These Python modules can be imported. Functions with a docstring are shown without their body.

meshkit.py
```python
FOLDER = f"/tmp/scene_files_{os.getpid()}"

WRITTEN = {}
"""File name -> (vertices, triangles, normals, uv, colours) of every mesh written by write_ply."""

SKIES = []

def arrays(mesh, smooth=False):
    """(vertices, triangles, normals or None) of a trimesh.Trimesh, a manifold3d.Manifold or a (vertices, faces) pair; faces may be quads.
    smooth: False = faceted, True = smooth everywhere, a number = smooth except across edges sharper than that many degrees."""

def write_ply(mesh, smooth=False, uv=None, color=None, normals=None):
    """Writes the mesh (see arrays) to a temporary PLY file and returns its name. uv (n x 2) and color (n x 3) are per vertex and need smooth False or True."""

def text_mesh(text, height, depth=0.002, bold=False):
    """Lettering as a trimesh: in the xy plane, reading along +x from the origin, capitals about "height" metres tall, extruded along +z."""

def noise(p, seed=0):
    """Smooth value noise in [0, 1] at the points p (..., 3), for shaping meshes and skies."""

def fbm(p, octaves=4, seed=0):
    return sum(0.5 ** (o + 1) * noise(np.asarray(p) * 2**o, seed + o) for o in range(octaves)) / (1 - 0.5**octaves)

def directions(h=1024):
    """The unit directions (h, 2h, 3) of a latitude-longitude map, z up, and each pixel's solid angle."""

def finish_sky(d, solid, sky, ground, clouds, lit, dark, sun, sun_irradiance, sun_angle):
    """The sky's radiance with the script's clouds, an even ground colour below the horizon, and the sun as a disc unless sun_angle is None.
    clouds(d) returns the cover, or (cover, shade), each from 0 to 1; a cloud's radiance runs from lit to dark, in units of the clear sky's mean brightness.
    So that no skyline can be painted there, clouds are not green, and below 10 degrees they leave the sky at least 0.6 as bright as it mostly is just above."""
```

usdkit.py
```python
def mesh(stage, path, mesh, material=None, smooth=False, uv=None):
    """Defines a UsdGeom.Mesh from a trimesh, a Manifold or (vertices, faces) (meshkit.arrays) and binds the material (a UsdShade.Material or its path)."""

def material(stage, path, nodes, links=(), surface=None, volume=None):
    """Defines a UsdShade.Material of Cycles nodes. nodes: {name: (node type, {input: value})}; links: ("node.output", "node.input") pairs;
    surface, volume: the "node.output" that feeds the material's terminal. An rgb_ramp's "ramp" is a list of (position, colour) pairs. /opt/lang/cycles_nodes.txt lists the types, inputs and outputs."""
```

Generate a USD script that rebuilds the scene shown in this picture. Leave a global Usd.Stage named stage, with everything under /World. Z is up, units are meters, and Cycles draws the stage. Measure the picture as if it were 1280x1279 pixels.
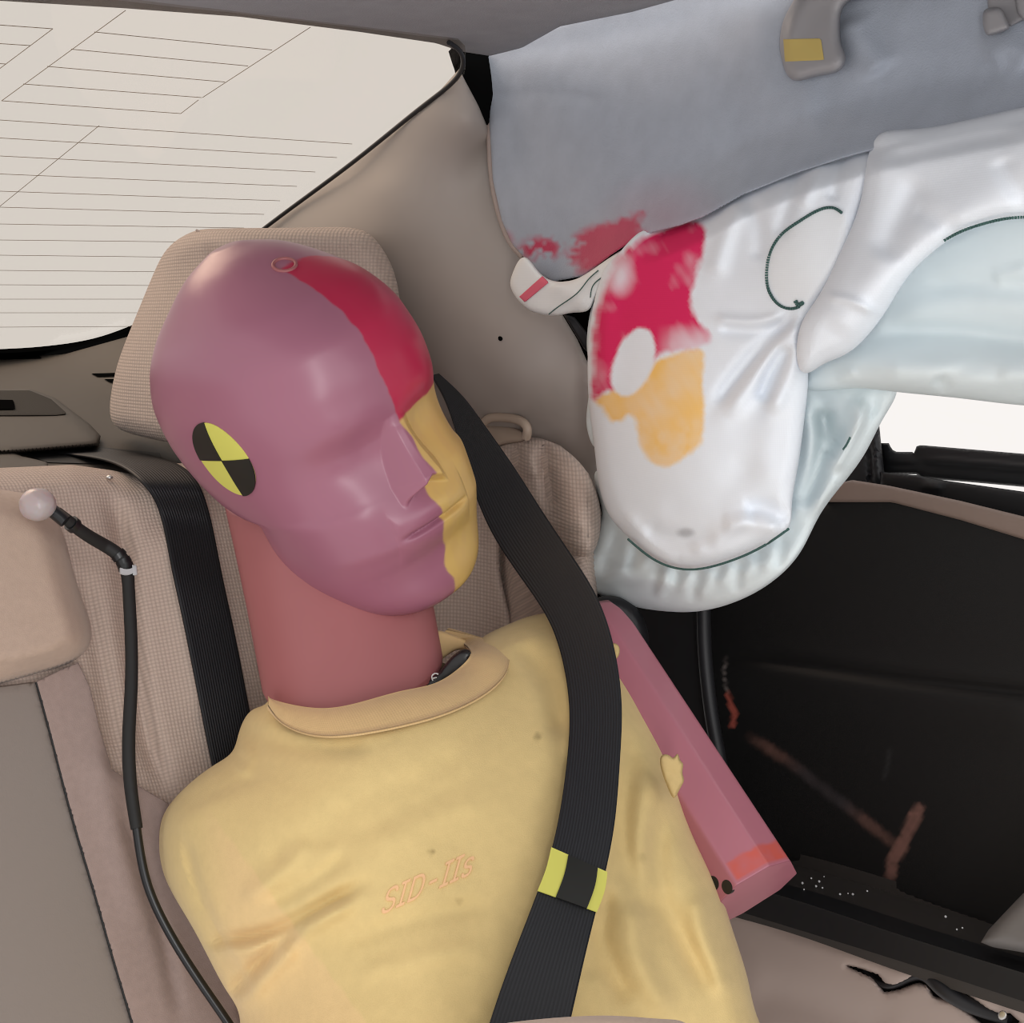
import math, numpy as np, trimesh, usdkit, meshkit, manifold3d
from pxr import Usd, UsdGeom, UsdLux, UsdShade, Gf, Sdf, Vt
from scipy.interpolate import PchipInterpolator, RBFInterpolator, CubicSpline, LinearNDInterpolator
from scipy.spatial import Delaunay
import shapely
from shapely.geometry import Polygon, LineString, Point

stage = Usd.Stage.CreateInMemory()
UsdGeom.SetStageUpAxis(stage, 'Z'); UsdGeom.SetStageMetersPerUnit(stage, 1.0)
UsdGeom.Xform.Define(stage, '/World'); UsdGeom.Scope.Define(stage, '/World/Looks')

# ------------------------------------------------------------------ camera (x = car's left, y = car's rear, z = up)
F = 2076.0
PSI, TH = math.radians(36.5), math.radians(6.6)
EYE = np.array([0.0, 0.0, 1.0])
FW = np.array([math.sin(PSI)*math.cos(TH), math.cos(PSI)*math.cos(TH), -math.sin(TH)])
RT = np.array([math.cos(PSI), -math.sin(PSI), 0.0]); UP = np.cross(RT, FW)
cam = UsdGeom.Camera.Define(stage, '/World/camera')
M = np.eye(4); M[0, :3], M[1, :3], M[2, :3], M[3, :3] = RT, UP, -FW, EYE
cam.AddTransformOp().Set(Gf.Matrix4d(*M.ravel().tolist()))
cam.CreateHorizontalApertureAttr(36.0); cam.CreateVerticalApertureAttr(36.0*1279/1280)
cam.CreateFocalLengthAttr(36.0*F/1280); cam.CreateClippingRangeAttr(Gf.Vec2f(0.05, 1000))
cam.CreateExposureAttr(0.0)

# ------------------------------------------------------------------ light: bright even hall outside the car, one softbox behind the camera
dome = UsdLux.DomeLight.Define(stage, '/World/hall_light'); dome.CreateIntensityAttr(0.325); dome.CreateColorAttr(Gf.Vec3f(0.93, 0.895, 0.87))

def softbox(name, pos, aim, w, h, power, col=(1, .97, .94)):
    L = UsdLux.RectLight.Define(stage, '/World/'+name)
    z = np.asarray(pos, float)-np.asarray(aim, float); z /= np.linalg.norm(z)
    x = np.cross([0, 0, 1.], z); x /= np.linalg.norm(x); y = np.cross(z, x)
    m = np.eye(4); m[0, :3], m[1, :3], m[2, :3], m[3, :3] = x, y, z, pos
    L.AddTransformOp().Set(Gf.Matrix4d(*m.ravel().tolist()))
    L.CreateWidthAttr(w); L.CreateHeightAttr(h); L.CreateIntensityAttr(power); L.CreateColorAttr(Gf.Vec3f(*col))
softbox('softbox', (0.0, -2.3, 1.75), (0.45, 0.8, 0.95), 2.8, 2.2, 1.15, (.96, .98, 1.0))
softbox('added_rear_lamp', (.1, 2.7, 2.4), (.35, 1.05, .92), 1.2, 1.2, 6.0, (1, .76, .58))  # unseen lamp, added to warm the seat top like sun through the rear window
strip = EYE-FW*.50+RT*.10-UP*.20
softbox('strip_softbox', strip, strip+FW, .11, .80, 16.0, (1, .98, .98))

# ------------------------------------------------------------------ helpers
def at(px, py, d):
    px, py, d = (np.asarray(v, float)[..., None] for v in np.broadcast_arrays(px, py, d))
    return EYE+d*(FW+RT*(px-640)/F+UP*(639.5-py)/F)
def proj(P):
    q = np.asarray(P, float)-EYE; z = q@FW
    return np.stack([640+F*(q@RT)/z, 639.5-F*(q@UP)/z, z], -1)
def dplane(p0, n):
    p0, n = np.asarray(p0, float), np.asarray(n, float)
    return lambda px, py: ((p0-EYE)@n)/((FW+RT*((np.asarray(px, float)[..., None]-640)/F)+UP*((639.5-np.asarray(py, float)[..., None])/F))@n)
def dX(X): return dplane((X, 0, 0), (1, 0, 0))
def rbf(pts, smooth=0.0):
    a = np.asarray(pts, float)
    r = RBFInterpolator(a[:, :2]/100, a[:, 2], kernel='thin_plate_spline', smoothing=smooth)
    def f(px, py):
        px, py = np.broadcast_arrays(np.asarray(px, float), np.asarray(py, float))
        return r(np.stack([px.ravel(), py.ravel()], 1)/100).reshape(px.shape)
    return f
def curve(pts, n, closed=False):
    p = np.asarray(pts, float)
    if closed: p = np.vstack([p, p[:1]])
    s = np.r_[0, np.cumsum(np.maximum(np.linalg.norm(np.diff(p[:, :2], axis=0), axis=1), 1e-6)**.5)] if p.shape[1] == 2 or not closed else np.arange(len(p))
    s = np.r_[0, np.cumsum(np.maximum(np.linalg.norm(np.diff(p, axis=0), axis=1), 1e-9)**.5)]
    c = CubicSpline(s, p, bc_type='periodic' if closed else 'natural')
    t = np.linspace(0, s[-1], n, endpoint=not closed)
    return c(t)
def segdist(P, line):
    g = LineString(line); return shapely.distance(g, shapely.points(P))
def folds_of(folds):
    """ridges (amp>0, towards the viewer) and grooves (amp<0) along polylines: (points, amp in m, sigma in px)."""
    def f(px, py):
        P = np.stack([px, py], -1); h = np.zeros(len(P))
        for line, amp, sig in folds:
            l = curve(line, 24) if len(line) > 2 else np.asarray(line, float)
            ls = LineString(l); d = shapely.distance(ls, shapely.points(P))
            t = shapely.line_locate_point(ls, shapely.points(P), normalized=True)
            taper = np.clip(np.minimum(t, 1-t)/.18, 0, 1); taper = .15+.85*taper*taper*(3-2*taper)
            h += amp*taper*np.exp(-(d/sig)**2/2)
        return h
    return f
def slab(outline, depth, rnd=.01, width=20, thick=.02, step=8, folds=(), noise=(0, 1), smooth_outline=True, holes=(), fold_gain=1.0, limit=None):
    """A solid whose front follows depth(px,py), rounded away over width px at its outline, with a back of its own."""
    o = np.asarray(outline, float)
    if smooth_outline: o = curve(o, 40*len(o), True)
    poly = Polygon(o, [np.asarray(h, float) for h in holes]).buffer(0)
    if poly.geom_type != 'Polygon': poly = max(poly.geoms, key=lambda g: g.area)
    def ring_pts(g, st):
        out = []
        for G in getattr(g, 'geoms', [g]):
            if G.is_empty: continue
            for r in (G.exterior, *G.interiors):
                n = max(8, int(r.length/st)); out.append(np.array([r.interpolate(k/n, normalized=True).coords[0] for k in range(n)]))
        return out
    rings = ring_pts(poly, min(step, 6)); nb = sum(map(len, rings)); pts = rings[:]
    last = 0
    for k in (.04, .14, .32, .6):
        k = k*width
        if k < .6 or k-last < .5: continue
        pts += ring_pts(poly.buffer(-k), min(step, 7)); last = k
    x0, y0, x1, y1 = poly.bounds
    gx, gy = np.meshgrid(np.arange(x0, x1, step), np.arange(y0, y1, step*.866)); gx = gx+(np.arange(gx.shape[0])%2*step/2)[:, None]
    G = np.stack([gx.ravel(), gy.ravel()], 1)
    inner = poly.buffer(-(last+step*.5)); shapely.prepare(inner)
    if not inner.is_empty: pts.append(G[shapely.contains(inner, shapely.points(G))])
    P = np.vstack(pts)
    tri = Delaunay(P).simplices
    cen = P[tri].mean(1); shapely.prepare(poly)
    tri = tri[shapely.contains(poly, shapely.points(cen))]
    ar = np.cross(P[tri[:, 1]]-P[tri[:, 0]], P[tri[:, 2]]-P[tri[:, 0]])
    tri = tri[np.abs(ar) > 1e-6]; ar = ar[np.abs(ar) > 1e-6]
    tri = np.where((ar > 0)[:, None], tri[:, ::-1], tri)      # counter-clockwise as seen (py points down)
    e = shapely.distance(poly.boundary, shapely.points(P)); e[:nb] = 0
    t = np.clip(e/width, 0, 1); prof = np.sqrt(np.clip(1-(1-t)**2, 0, 1))
    d = depth(P[:, 0], P[:, 1])
    front = d+rnd*(1-prof)
    if len(folds): front = front-fold_gain*folds_of(folds)(P[:, 0], P[:, 1])*np.clip(e/6, 0, 1)
    if noise[0]: front = front-noise[0]*(meshkit.fbm(np.c_[P/noise[1], np.zeros(len(P))+3.3], 4, 5)-.5)*np.clip(e/8, 0, 1)
    back = np.maximum(d+rnd+max(thick-rnd, .002)*prof, front+.0005)
    if limit is not None: back = np.maximum(np.minimum(back, limit(P[:, 0], P[:, 1])), front+.002)
    back[:nb] = front[:nb]
    n = len(P); V = np.vstack([at(P[:, 0], P[:, 1], front), at(P[nb:, 0], P[nb:, 1], back[nb:])])
    bi = np.arange(n); bi[nb:] += n-nb
    T = np.vstack([tri, bi[tri][:, ::-1]])
    global FRONT
    FRONT = LinearNDInterpolator(P, front)
    return V, T, np.vstack([P, P[nb:]])
def ribbon(Lp, Rp, depth, n=120, m=12, thick=.0016, crown=0.0, dl=None):
    """A woven strip between two edge curves; depth(px,py) or a list of depths per control point."""
    l, r = np.asarray(Lp, float), np.asarray(Rp, float)
    if l.shape[1] == 3: cl, cr = curve3(l, n), curve3(r, n)
    else:
        L2, R2 = curve(l, n), curve(r, n)
        cl, cr = at(L2[:, 0], L2[:, 1], depth(L2[:, 0], L2[:, 1])), at(R2[:, 0], R2[:, 1], depth(R2[:, 0], R2[:, 1]))
    u = np.linspace(0, 1, m)
    S = cl[:, None]*(1-u)[None, :, None]+cr[:, None]*u[None, :, None]
    du = np.gradient(S, axis=1); dv = np.gradient(S, axis=0); N = np.cross(dv, du); N /= np.linalg.norm(N, axis=2, keepdims=True)
    tow = EYE-S; sgn = np.sign((N*tow).sum(2).mean()); N *= sgn
    S = S+N*(crown*np.sin(np.pi*u))[None, :, None]
    A, B = S+N*thick/2, S-N*thick/2
    run = np.r_[0, np.cumsum(np.linalg.norm(np.diff(S[:, m//2], axis=0), axis=1))]
    uv = np.stack(np.broadcast_arrays(u[None, :], run[:, None]), -1).reshape(-1, 2)
    idx = np.arange(n*m).reshape(n, m); q = np.stack([idx[:-1, :-1], idx[1:, :-1], idx[1:, 1:], idx[:-1, 1:]], -1).reshape(-1, 4)
    if sgn < 0: q = q[:, ::-1]
    f = np.vstack([q[:, [0, 1, 2]], q[:, [0, 2, 3]]]); k = n*m
    edge = np.r_[idx[:, 0], idx[-1, 1:], idx[::-1, -1][1:], idx[0, ::-1][1:-1]]
    e2 = np.roll(edge, -1); side = np.vstack([np.c_[edge, edge+k, e2+k], np.c_[edge, e2+k, e2]])
    T = np.vstack([f, f[:, ::-1]+k, side])
    t = trimesh.Trimesh(np.vstack([A.reshape(-1, 3), B.reshape(-1, 3)]), T, process=False)
    return t.vertices, t.faces, np.vstack([uv, uv])
def curve3(p, n):
    p = np.asarray(p, float); c = curve(p, n); return at(c[:, 0], c[:, 1], c[:, 2])
def tube(P, r, sides=14, closed=False):
    P = np.asarray(P, float); n = len(P); r = np.broadcast_to(np.asarray(r, float), (n,))
    T = np.gradient(P, axis=0); T /= np.maximum(np.linalg.norm(T, axis=1, keepdims=True), 1e-12)
    a = np.cross(T[0], [0.13, .2, 1.]); a /= np.linalg.norm(a); ring = []
    th = np.arange(sides)*2*np.pi/sides
    for i in range(n):
        a = a-T[i]*(a@T[i]); a /= np.linalg.norm(a); b = np.cross(T[i], a)
        ring.append(P[i]+r[i]*(np.cos(th)[:, None]*a+np.sin(th)[:, None]*b))
    V = np.vstack(ring); f = []
    for i in range(n-1):
        for j in range(sides):
            p, q, s, t = i*sides+j, i*sides+(j+1)%sides, (i+1)*sides+(j+1)%sides, (i+1)*sides+j
            f += [[p, q, s], [p, s, t]]
    c0, c1 = len(V), len(V)+1; V = np.vstack([V, P[:1], P[-1:]])
    for j in range(sides):
        f += [[c0, (j+1)%sides, j], [c1, (n-1)*sides+j, (n-1)*sides+(j+1)%sides]]
    return V, np.array(f)
def join(ms):
    V, T, k = [], [], 0
    for v, f in ms: V.append(v); T.append(np.asarray(f)+k); k += len(v)
    return np.vstack(V), np.vstack(T)
def rbox(c, ax, half, r=.003, seg=10):
    """rounded box; ax: three axis vectors (rows)."""
    s = manifold3d.Manifold.sphere(r, seg); h = np.asarray(half)-r
    hull = manifold3d.Manifold.batch_hull([s.translate([sx*h[0], sy*h[1], sz*h[2]]) for sx in (-1, 1) for sy in (-1, 1) for sz in (-1, 1)])
    m = hull.to_mesh(); v = np.array(m.vert_properties[:, :3])@np.asarray(ax)+np.asarray(c); return v, np.array(m.tri_verts)

used = {}
def numbered(path):
    k = used.get(path, 0); used[path] = k+1
    return path if k == 0 else f'{path}_{k:03d}'
def tag(p, label=None, cat=None, group=None, kind=None):
    for k, v in (('label', label), ('category', cat), ('group', group), ('kind', kind)):
        if v: p.SetCustomDataByKey(k, v)
ORG = {}
def thing(name, base, label, cat=None, group=None, kind=None):
    path = numbered('/World/'+name); x = UsdGeom.Xform.Define(stage, path)
    x.AddTranslateOp().Set(Gf.Vec3d(*map(float, base))); ORG[path] = np.asarray(base, float)
    tag(x.GetPrim(), label, cat, group, kind); return path
def part(parent, name, mesh, material, label=None, kind=None, smooth=50, uv=None, paint=None):
    path = numbered(f'{parent}/{name}'); top = '/'.join(path.split('/')[:3])
    v, f = np.asarray(mesh[0], float)-ORG[top], np.asarray(mesh[1])
    if uv is not None or paint is not None: smooth = True
    m = usdkit.mesh(stage, path, trimesh.Trimesh(v, f, process=False), MAT[material], smooth=smooth, uv=uv)
    if paint is not None:
        UsdGeom.PrimvarsAPI(m).CreatePrimvar('paint', Sdf.ValueTypeNames.Color3fArray, 'vertex').Set(Vt.Vec3fArray.FromNumpy(np.asarray(paint, np.float32)))
    tag(m.GetPrim(), label, kind=kind); return path
def lin(*c):
    c = np.asarray(c, float)/255; return tuple(np.where(c < .04045, c/12.92, ((c+.055)/1.055)**2.4))

# ------------------------------------------------------------------ materials
MAT = {}
def mat(name, color, rough=.5, spec=.5, mottle=None, bump=None, weave=None, sheen=0, paint=False, metallic=0, coat=0, **kw):
    """mottle (scale, amount): tone variation; bump (scale, strength, distance): noise relief; weave (kind, scale_u, scale_v, strength, distance, dark)."""
    n = {'p': ('principled_bsdf', dict(base_color=tuple(color), roughness=rough, specular_ior_level=spec, metallic=metallic, sheen_weight=sheen, coat_weight=coat, **kw))}
    l = []; src = None
    if paint:
        n['a'] = ('attribute', {'attribute': 'paint'}); src = 'a.color'
    if mottle or bump: n['tc'] = ('texture_coordinate', {})
    def mul(nm, fac_out, lo, hi):
        nonlocal src
        n[nm+'r'] = ('rgb_ramp', {'ramp': [(0.0, (lo,)*3), (1.0, (hi,)*3)]}); l.append((fac_out, nm+'r.fac'))
        n[nm+'m'] = ('mix', {'mix_type': 'multiply', 'fac': 1.0, 'color1': tuple(color)}); l.append((nm+'r.color', nm+'m.color2'))
        if src: l.append((src, nm+'m.color1'))
        src = nm+'m.color'
    h = None
    if mottle:
        n['mn'] = ('noise_texture', {'scale': mottle[0], 'detail': 4.0}); l.append(('tc.object', 'mn.vector')); mul('mo', 'mn.fac', 1-mottle[1], 1+mottle[1])
    nrm = None
    if weave:
        kind, su, sv, st, di, dark = weave
        n['uv'] = ('texture_coordinate', {}); n['mp'] = ('mapping', {'scale': (su, sv, 1.0)}); l.append(('uv.UV', 'mp.vector'))
        if kind == 'dots':
            n['w'] = ('voronoi_texture', {'dimensions': '2D', 'scale': 1.0, 'randomness': 0.0}); out = 'w.distance'
        else:
            n['w'] = ('wave_texture', {'wave_type': 'bands', 'bands_direction': 'x' if kind == 'ribs' else 'diagonal', 'scale': 1.0, 'distortion': 0.0}); out = 'w.fac'
        l.append(('mp.vector', 'w.vector'))
        mul('we', out, 1.0 if kind == 'dots' else 1-dark, 1-dark if kind == 'dots' else 1.0)
        n['wb'] = ('bump', {'strength': st, 'distance': di, 'invert': kind == 'dots'}); l.append((out, 'wb.height')); nrm = 'wb.normal'
    if bump:
        n['bn'] = ('noise_texture', {'scale': bump[0], 'detail': 3.0}); l.append(('tc.object', 'bn.vector'))
        n['bb'] = ('bump', {'strength': bump[1], 'distance': bump[2]}); l.append(('bn.fac', 'bb.height'))
        if nrm: l.append((nrm, 'bb.normal'))
        nrm = 'bb.normal'
    if src: l.append((src, 'p.base_color'))
    if nrm: l.append((nrm, 'p.normal'))
    MAT[name] = usdkit.material(stage, '/World/Looks/'+name, n, l, surface='p.BSDF')

mat('headliner', (.37, .405, .47), .95, .1, mottle=(60, .12), bump=(900, .5, .0006), sheen=.15)
mat('headliner_paint', (.2, .2, .2), .95, .1, mottle=(60, .12), bump=(900, .5, .0006), sheen=.15, paint=True)
mat('roof_lining', (.31, .315, .335), .95, .1, mottle=(60, .1), bump=(900, .5, .0006))
mat('pillar_plastic', (.36, .315, .285), .55, .35, bump=(1500, .15, .0002), mottle=(9, .04))
mat('shelf_plastic', (.078, .066, .055), .6, .3, bump=(1300, .25, .0003))
mat('shelf_dark', (.03, .026, .022), .8, .2, bump=(700, .5, .0006))
mat('black_trim', (.011, .011, .012), .55, .3, bump=(1500, .2, .0002))
mat('black_void', (.004, .004, .004), 1.0, 0.0)
mat('black_rubber', (.012, .012, .014), .5, .4)
mat('door_black', (.011, .010, .010), .62, .25, bump=(1300, .25, .0003), paint=True)
mat('skylit_sill', (.20, .145, .12), .6, .25, bump=(1300, .2, .0003))  # brown door plastic, made lighter to carry the light from the window
mat('armrest_dark', (.036, .031, .028), .6, .3, bump=(1300, .25, .0003))
mat('door_beige', (.36, .29, .26), .6, .3, bump=(1500, .15, .0002))
mat('grey_plastic', (.31, .30, .31), .45, .4)
mat('mesh_fabric', (.64, .51, .435), .9, .1, weave=('dots', 430, 430, .8, .001, .5), bump=(600, .2, .0004), sheen=.1)
mat('smooth_fabric', (.33, .25, .225), .95, .1, mottle=(240, .12), bump=(1500, .4, .0004), sheen=.2)
mat('tan_fabric', (.47, .355, .285), .95, .1, mottle=(240, .08), bump=(1500, .4, .0004), sheen=.2)
mat('vinyl', (.235, .20, .178), .6, .3, bump=(900, .2, .0003))
mat('seat_plastic', (.42, .33, .26), .45, .4)
mat('belt_web', (.016, .017, .021), .55, .35, weave=('ribs', 6.0, 0, .6, .0004, .45), bump=(1600, .25, .0003))
mat('belt_web_diagonal', (.014, .014, .015), .6, .3, weave=('diag', 2.4, 120, .5, .0005, .3))
mat('dummy_skin', (.33, .125, .165), .33, .5, paint=True, mottle=(14, .05), bump=(60, .04, .001))
mat('neck_skin', (.34, .115, .12), .45, .4, mottle=(18, .07), bump=(90, .06, .0008))
mat('arm_skin', (.36, .125, .155), .30, .5, mottle=(20, .06), paint=True)
mat('black_metal', (.012, .012, .013), .35, .5)
mat('white_mark', (.7, .7, .7), .5, .3)
mat('shirt', (.70, .51, .225), .95, .1, mottle=(170, .06), bump=(1400, .35, .0005), sheen=.15, paint=True)
mat('shirt_rib', (.68, .475, .235), .95, .1, mottle=(170, .06), weave=('dots', 700, 700, .4, .0004, .15), sheen=.15)
mat('shirt_hem', (.56, .415, .19), .95, .1, mottle=(170, .06), bump=(1400, .35, .0005))
mat('shirt_print', (.80, .49, .27), .9, .1)
mat('sticker_yellow', (.62, .60, .125), .45, .3)
mat('sticker_black', (.012, .012, .010), .4, .4)
mat('airbag', (.8, .82, .84), .95, .08, weave=('dots', 900, 900, .15, .0003, .05), bump=(220, .12, .0006), paint=True)
mat('airbag_coated', (.71, .785, .805), .65, .25, bump=(220, .10, .0006))
mat('thread', (.06, .12, .11), .8, .2)
mat('pink_print', (.72, .14, .2), .8, .2)
mat('tape_yellow', (.55, .42, .14), .7, .2)
mat('cable_sleeve', (.018, .018, .018), .6, .3, bump=(300, .3, .0006))
mat('cable', (.008, .009, .011), .3, .5)
mat('zip_tie', (.6, .62, .64), .4, .4, transmission_weight=.2)
mat('bezel', (.13, .12, .115), .5, .35)
mat('silicone', (.36, .34, .345), .25, .5, subsurface_weight=.4, subsurface_scale=.004)
mat('defroster', (.25, .19, .14), .6, .2)
mat('scuff_red', (.5, .13, .09), .8, .2, mottle=(300, .3))
mat('screw', (.6, .6, .6), .35, .5, metallic=1)
MAT['glass'] = usdkit.material(stage, '/World/Looks/glass', {
    't': ('transparent_bsdf', {'color': (.865, .845, .815)}), 'g': ('glossy_bsdf', {'color': (1, 1, 1), 'roughness': .02}),
    'x': ('mix_closure', {'fac': .03})}, [('t.BSDF', 'x.closure1'), ('g.BSDF', 'x.closure2')], surface='x.closure')

# ================================================================== the setting
WP0, WN = np.array([0, .9, 1.17]), np.array([0, .31, 1.0])          # plane of the rear window
dwin = dplane(WP0, WN)
SIDE = [(860, -40), (700, 32), (612, 68), (598, 74), (606, 100), (610, 130), (614, 190), (616, 225), (627, 275), (640, 305), (655, 322), (674, 343), (692, 352), (730, 345), (765, 318), (800, 295), (850, 282), (880, 271), (930, 243), (1000, 215), (1060, 196), (1090, 188), (1150, 173), (1280, 149), (1330, 138), (1600, 108), (1600, -90), (1340, -60), (1100, -60)]
SIDE_S = LineString([(655, 322), (720, 318), (800, 293), (880, 269), (1000, 213), (1090, 186), (1280, 147), (1330, 138)])

# ceiling
def gridmesh(S, thick):
    n, m = S.shape[:2]; du, dv = np.gradient(S, axis=1), np.gradient(S, axis=0); N = np.cross(du, dv); N /= np.maximum(np.linalg.norm(N, axis=2, keepdims=True), 1e-9)
    if (N*(EYE-S)).sum() < 0: N = -N; flip = True
    else: flip = False
    V = np.vstack([S.reshape(-1, 3), (S-N*thick).reshape(-1, 3)]); k = n*m; idx = np.arange(k).reshape(n, m)
    q = np.stack([idx[:-1, :-1], idx[:-1, 1:], idx[1:, 1:], idx[1:, :-1]], -1).reshape(-1, 4)
    if flip: q = q[:, ::-1]
    f = np.vstack([q[:, [0, 1, 2]], q[:, [0, 2, 3]]])
    e = np.r_[idx[0, :], idx[1:, -1], idx[-1, ::-1][1:], idx[::-1, 0][1:-1]]; e2 = np.roll(e, -1)
    s = np.vstack([np.c_[e, e+k, e2+k], np.c_[e, e2+k, e2]])
    if not flip: s = s[:, ::-1]
    return V, np.vstack([f, f[:, ::-1]+k, s])
def structure(name, base, label): return thing(name, base, label, None, None, 'structure')
t = structure('ceiling', (.2, .5, 1.17), 'dark grey fabric roof lining above the rear window')
droof = dplane((0, .89, 1.176), (0, .03, 1.0))
CREASE = [tuple(proj(np.array([.692, y_, 1.176+.03*(.89-y_)]))[:2]) for y_ in (.62, .52, .42, .32, .22)]
part(t, 'roof_panel', slab([(-420, -22), (0, 1), (150, 10), (300, 21), (450, 40), (545, 54), (575, 64), (612, 70), (652, 60), (700, 33), (790, 15), (862, -5)]+CREASE+[(2600, -520), (-420, -520)], droof, .012, 10, .02, 20, smooth_outline=False, noise=(.003, 90))[:2], 'roof_lining')

# side headliner, with the red smear printed on its lower rear corner
def yedge(px): return np.interp(px, [640, 700, 770, 850, 880, 930, 1000, 1060, 1090, 1150, 1280, 1340, 1600], [330, 345, 316, 284, 271, 243, 215, 196, 188, 173, 149, 138, 108])
def xside(px, py):
    return np.interp(py, [-60, 40, 160, 260, 330], [.700, .690, .676, .670, .672])-.020*np.clip((px-700)/70, 0, 1)*np.clip(1-(yedge(px)-py)/70, 0, 1)**1.5
def tuck(px, py): return .018*np.clip(1-(py-yedge(px))/30, 0, 1)**1.3*np.clip((px-790)/40, 0, 1)
def dside(px, py):
    return dX(1.0)(px, py)*xside(px, py)
v, f, P = slab(SIDE, dside, .003, 5, .012, 5, smooth_outline=False, noise=(.004, 70), folds=[
    ([(612, 68), (680, 62), (790, 40), (900, 20)], -.002, 10), ([(960, 0), (950, 60), (985, 120), (1040, 128)], .006, 26), ([(1060, 20), (1080, 60), (1100, 95)], .008, 16),
    ([(1230, 75), (1260, 60), (1290, 80)], .006, 14), ([(600, 120), (690, 118), (760, 128)], -.0015, 5), ([(880, 165), (1050, 120), (1280, 60)], -.003, 30)])
nz = meshkit.fbm(np.c_[P/np.array([7., 5.]), np.zeros(len(P))], 3, 11); nz2 = meshkit.fbm(np.c_[P/22., np.zeros(len(P))], 3, 4)
edge = shapely.distance(SIDE_S, shapely.points(P))
red = np.clip((P[:, 0]-716-30*(nz-.5))/12, 0, 1)*np.clip((800-P[:, 0]+nz*20)/14, 0, 1)*np.clip((26-edge+10*nz)/10, 0, 1)
blot = (np.clip(1-np.hypot((P[:, 0]-676)/34, (P[:, 1]-311)/19), 0, 1)*2.4)*np.clip((nz-.45)*7+.5, 0, 1)*.8
blot = np.maximum(blot, (np.clip(1-np.hypot((P[:, 0]-722)/18, (P[:, 1]-318)/13), 0, 1)*2)*np.clip((nz-.48)*7+.5, 0, 1)*.8)
haze = .20*np.clip(1-np.hypot((P[:, 0]-830)/90, (P[:, 1]-270)/60), 0, 1)
k = np.clip(np.maximum.reduce([red*.9, blot, haze, .6*np.clip(1-np.hypot((P[:, 0]-634)/12, (P[:, 1]-300)/16), 0, 1)]), 0, .95)[:, None]
col = np.array((.37, .405, .47))*(1-k)+np.array([.50, .03, .085])*k
t = structure('trim_1', at(800, 200, 1.), 'grey felt headliner along the side roof rail, smeared red at its rear lower corner')
part(t, 'headliner_panel', (v, f), 'headliner_paint', paint=col)
def run(profile, y0, y1, thick=.015, n=24):
    S = np.array([[[x_, y_, z_] for x_, z_ in profile] for y_ in np.linspace(y0, y1, n)])
    return gridmesh(S, thick)
part(t, 'headliner_front', run([(.722, 1.235), (.716, 1.20), (.708, 1.17), (.696, 1.13), (.682, 1.105), (.678, 1.09)], .485, -.25), 'headliner', 'forward run of the headliner', smooth=60)
ed = curve([(612, 150), (616, 225), (627, 275), (640, 305), (655, 322)], 30)
part(t, 'edge_piping', tube(at(ed[:, 0], ed[:, 1], dside(ed[:, 0], ed[:, 1])+.006), .0025, 8), 'door_beige', 'beige piping on the rear edge')

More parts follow.
